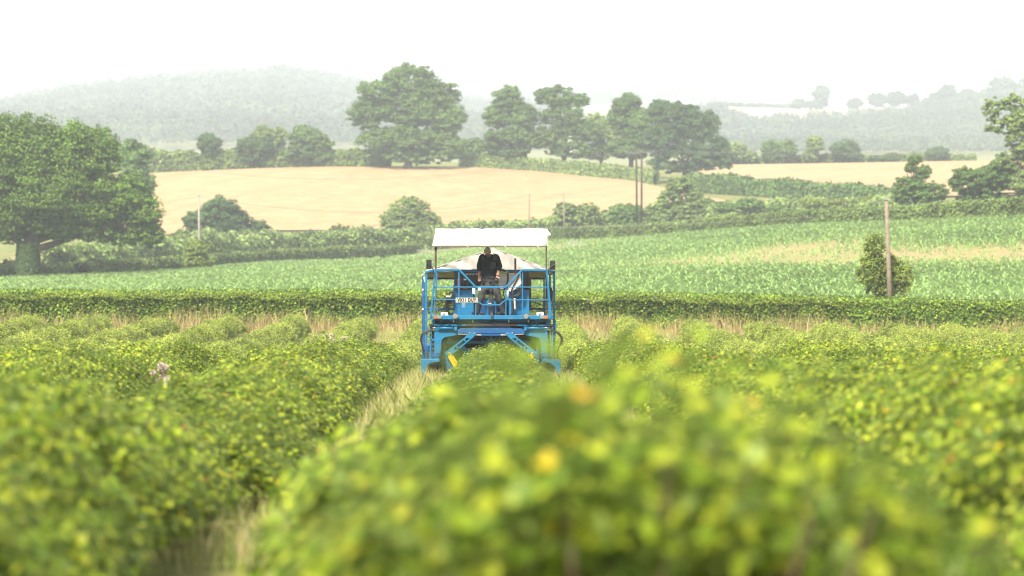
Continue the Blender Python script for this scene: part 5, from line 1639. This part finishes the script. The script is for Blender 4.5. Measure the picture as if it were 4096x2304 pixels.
# trousers
mb = MB()
mb.loft([(QM(532, 690, .05), X3 * .165, Y3 * .115), (QM(530, 760, .05), X3 * .185, Y3 * .125), (QM(530, 850, .05), X3 * .198, Y3 * .13), (QM(535, 905, .05), X3 * .19, Y3 * .12)])
for h_, k_, a_ in ((hipL, knL, anL), (hipR, knR, anR)):
    limb(mb, [(h_ + Vector((0, 0, -.03)), .105), (h_.lerp(k_, .5), .095), (k_, .08), (k_.lerp(a_, .5), .075), (a_ + Vector((0, 0, .02)), .068), (a_ + Vector((0, 0, -.01)), .07)])
solid("trousers", mb, M['trousers'], 0.011, 2)
for x0, y0, x1, y1, dd in ((375, 700, 450, 800, -.085), (640, 690, 705, 780, -.085)):   # hanging holster pockets
    f = [QM(x0, y0, dd), QM(x1, y0, dd), QM(x1 - 4, y1, dd - .01), QM(x0 + 10, y1 - 12, dd - .01)]
    MB().prism(f, [p + Vector((0, .03, 0)) for p in f]).build("holster_pocket", M['jumper'], man, bevel=.006)
for kn in (knL, knR):
    MB().ball(kn + Vector((0, -.035, .0)), (.062, .05, .12), 12, 8).build("knee_patch", M['patch'], man, smooth=True)
# boots
for an, s_ in ((anL, -1), (anR, 1)):
    z0 = QM(0, 1352, 0).z
    b = MB()
    toe = Vector((s_ * .06 - (.05 if s_ < 0 else 0), -.17, 0))
    base_ = Vector((an.x, an.y, z0))
    b.loft([(base_ + Vector((0, .06, .03)), X3 * .03, ZZ3 * .03), (base_ + Vector((0, .03, .05)), X3 * .05, ZZ3 * .05), (base_ + toe * .4 + Vector((0, 0, .048)), X3 * .05, ZZ3 * .046), (base_ + toe * .85 + Vector((0, 0, .038)), X3 * .052, ZZ3 * .037), (base_ + toe * 1.1 + Vector((0, 0, .03)), X3 * .03, ZZ3 * .022)])
    b.tube([base_ + Vector((0, .02, .05)), an + Vector((0, 0, .05))], [.05, .055], 12)
    solid("boot", b, M['boot'], 0.01, 1)
# patches on the jumper
def patch(name, pts, d, th=.012):
    f = [QM(x, y, d) for x, y in pts]
    MB().prism(f, [p + Vector((0, th + .06, 0)) for p in f]).build(name, M['patch'], man, bevel=.004)
patch("shoulder_patch", [(372, 258), (440, 240), (444, 365), (408, 368), (378, 300)], -.075)
patch("shoulder_patch", [(606, 240), (690, 262), (662, 378), (594, 372)], -.075)
patch("chest_pocket", [(556, 392), (652, 398), (648, 470), (640, 515), (610, 538), (565, 532), (552, 518), (553, 450)], -.085)
patch("pocket_flap", [(553, 392), (655, 398), (653, 448), (600, 460), (553, 452)], -.095)
# cap: dome plus a brim pointing forward and down
mb = MB()
cpc = hd + Vector((0, .005, .045))
vs = []
seg = 20
for j in range(7):
    a_ = (PI / 2) * j / 6
    for k in range(seg):
        t = 2 * PI * k / seg
        vs.append(cpc + Vector((.086 * math.cos(t) * math.cos(a_), -.01 + .108 * math.sin(t) * math.cos(a_), -.03 + .092 * math.sin(a_))))
mb.add(vs, [(j * seg + k, j * seg + (k + 1) % seg, (j + 1) * seg + (k + 1) % seg, (j + 1) * seg + k) for j in range(6) for k in range(seg)])
cap_ = mb.build("cap", M['camo'], man, smooth=True)
cap_.modifiers.new("t", 'SOLIDIFY').thickness = .004
bv = []
for j in range(4):
    for k in range(9):
        t = PI + PI * k / 8
        r_ = 1 + .22 * j
        bv.append(cpc + Vector((.083 * math.cos(t) * (1 + .03 * j), -.01 + .105 * math.sin(t) * r_, -.022 - .013 * j * abs(math.sin(t)) - 0.003 * j)))
br = MB().add(bv, [(j * 9 + k, j * 9 + k + 1, (j + 1) * 9 + k + 1, (j + 1) * 9 + k) for j in range(3) for k in range(8)]).build("brim", M['camo'], cap_, smooth=True)
br.modifiers.new("t", 'SOLIDIFY').thickness = .005
b = MB(); b.ball(hd + Vector((0, -.06, -.075)), (.05, .048, .04), 14, 8)
b.build("beard", M['beard'], man, smooth=True)
for s_ in (-1, 1):
    MB().ball(hd + Vector((s_ * .03, -.088, .002)), (.011, .006, .007), 10, 6).build("eye", M['white'], man, smooth=True)
    MB().ball(hd + Vector((s_ * .03, -.093, .0)), (.005, .004, .005), 8, 5).build("pupil", M['ink'], man, smooth=True)
wv = (Rha - Rwr).normalized()
MB().tube([Rwr - wv * .03, Rwr], .036, 14).build("watch", M['black'], man)

# ------------------------------------------------------------------ haze
hz = MB().box((-7000, -110, -3), (7000, 4600, 262))
ho = hz.build("haze", bpy.data.materials.new("haze"))
tag(ho, "thin pale summer haze in the air", "haze", kind='stuff')
hm = ho.data.materials[0]; hm.use_nodes = True
t = hm.node_tree
t.nodes.remove(t.nodes["Principled BSDF"])
pv = t.nodes.new("ShaderNodeVolumePrincipled")
pv.inputs['Color'].default_value = (0.80, 0.87, 1.0, 1)
pv.inputs['Density'].default_value = 0.00032
pv.inputs['Anisotropy'].default_value = 0.0
t.links.new(pv.outputs[0], t.nodes["Material Output"].inputs['Volume'])
ho.display_type = 'WIRE'
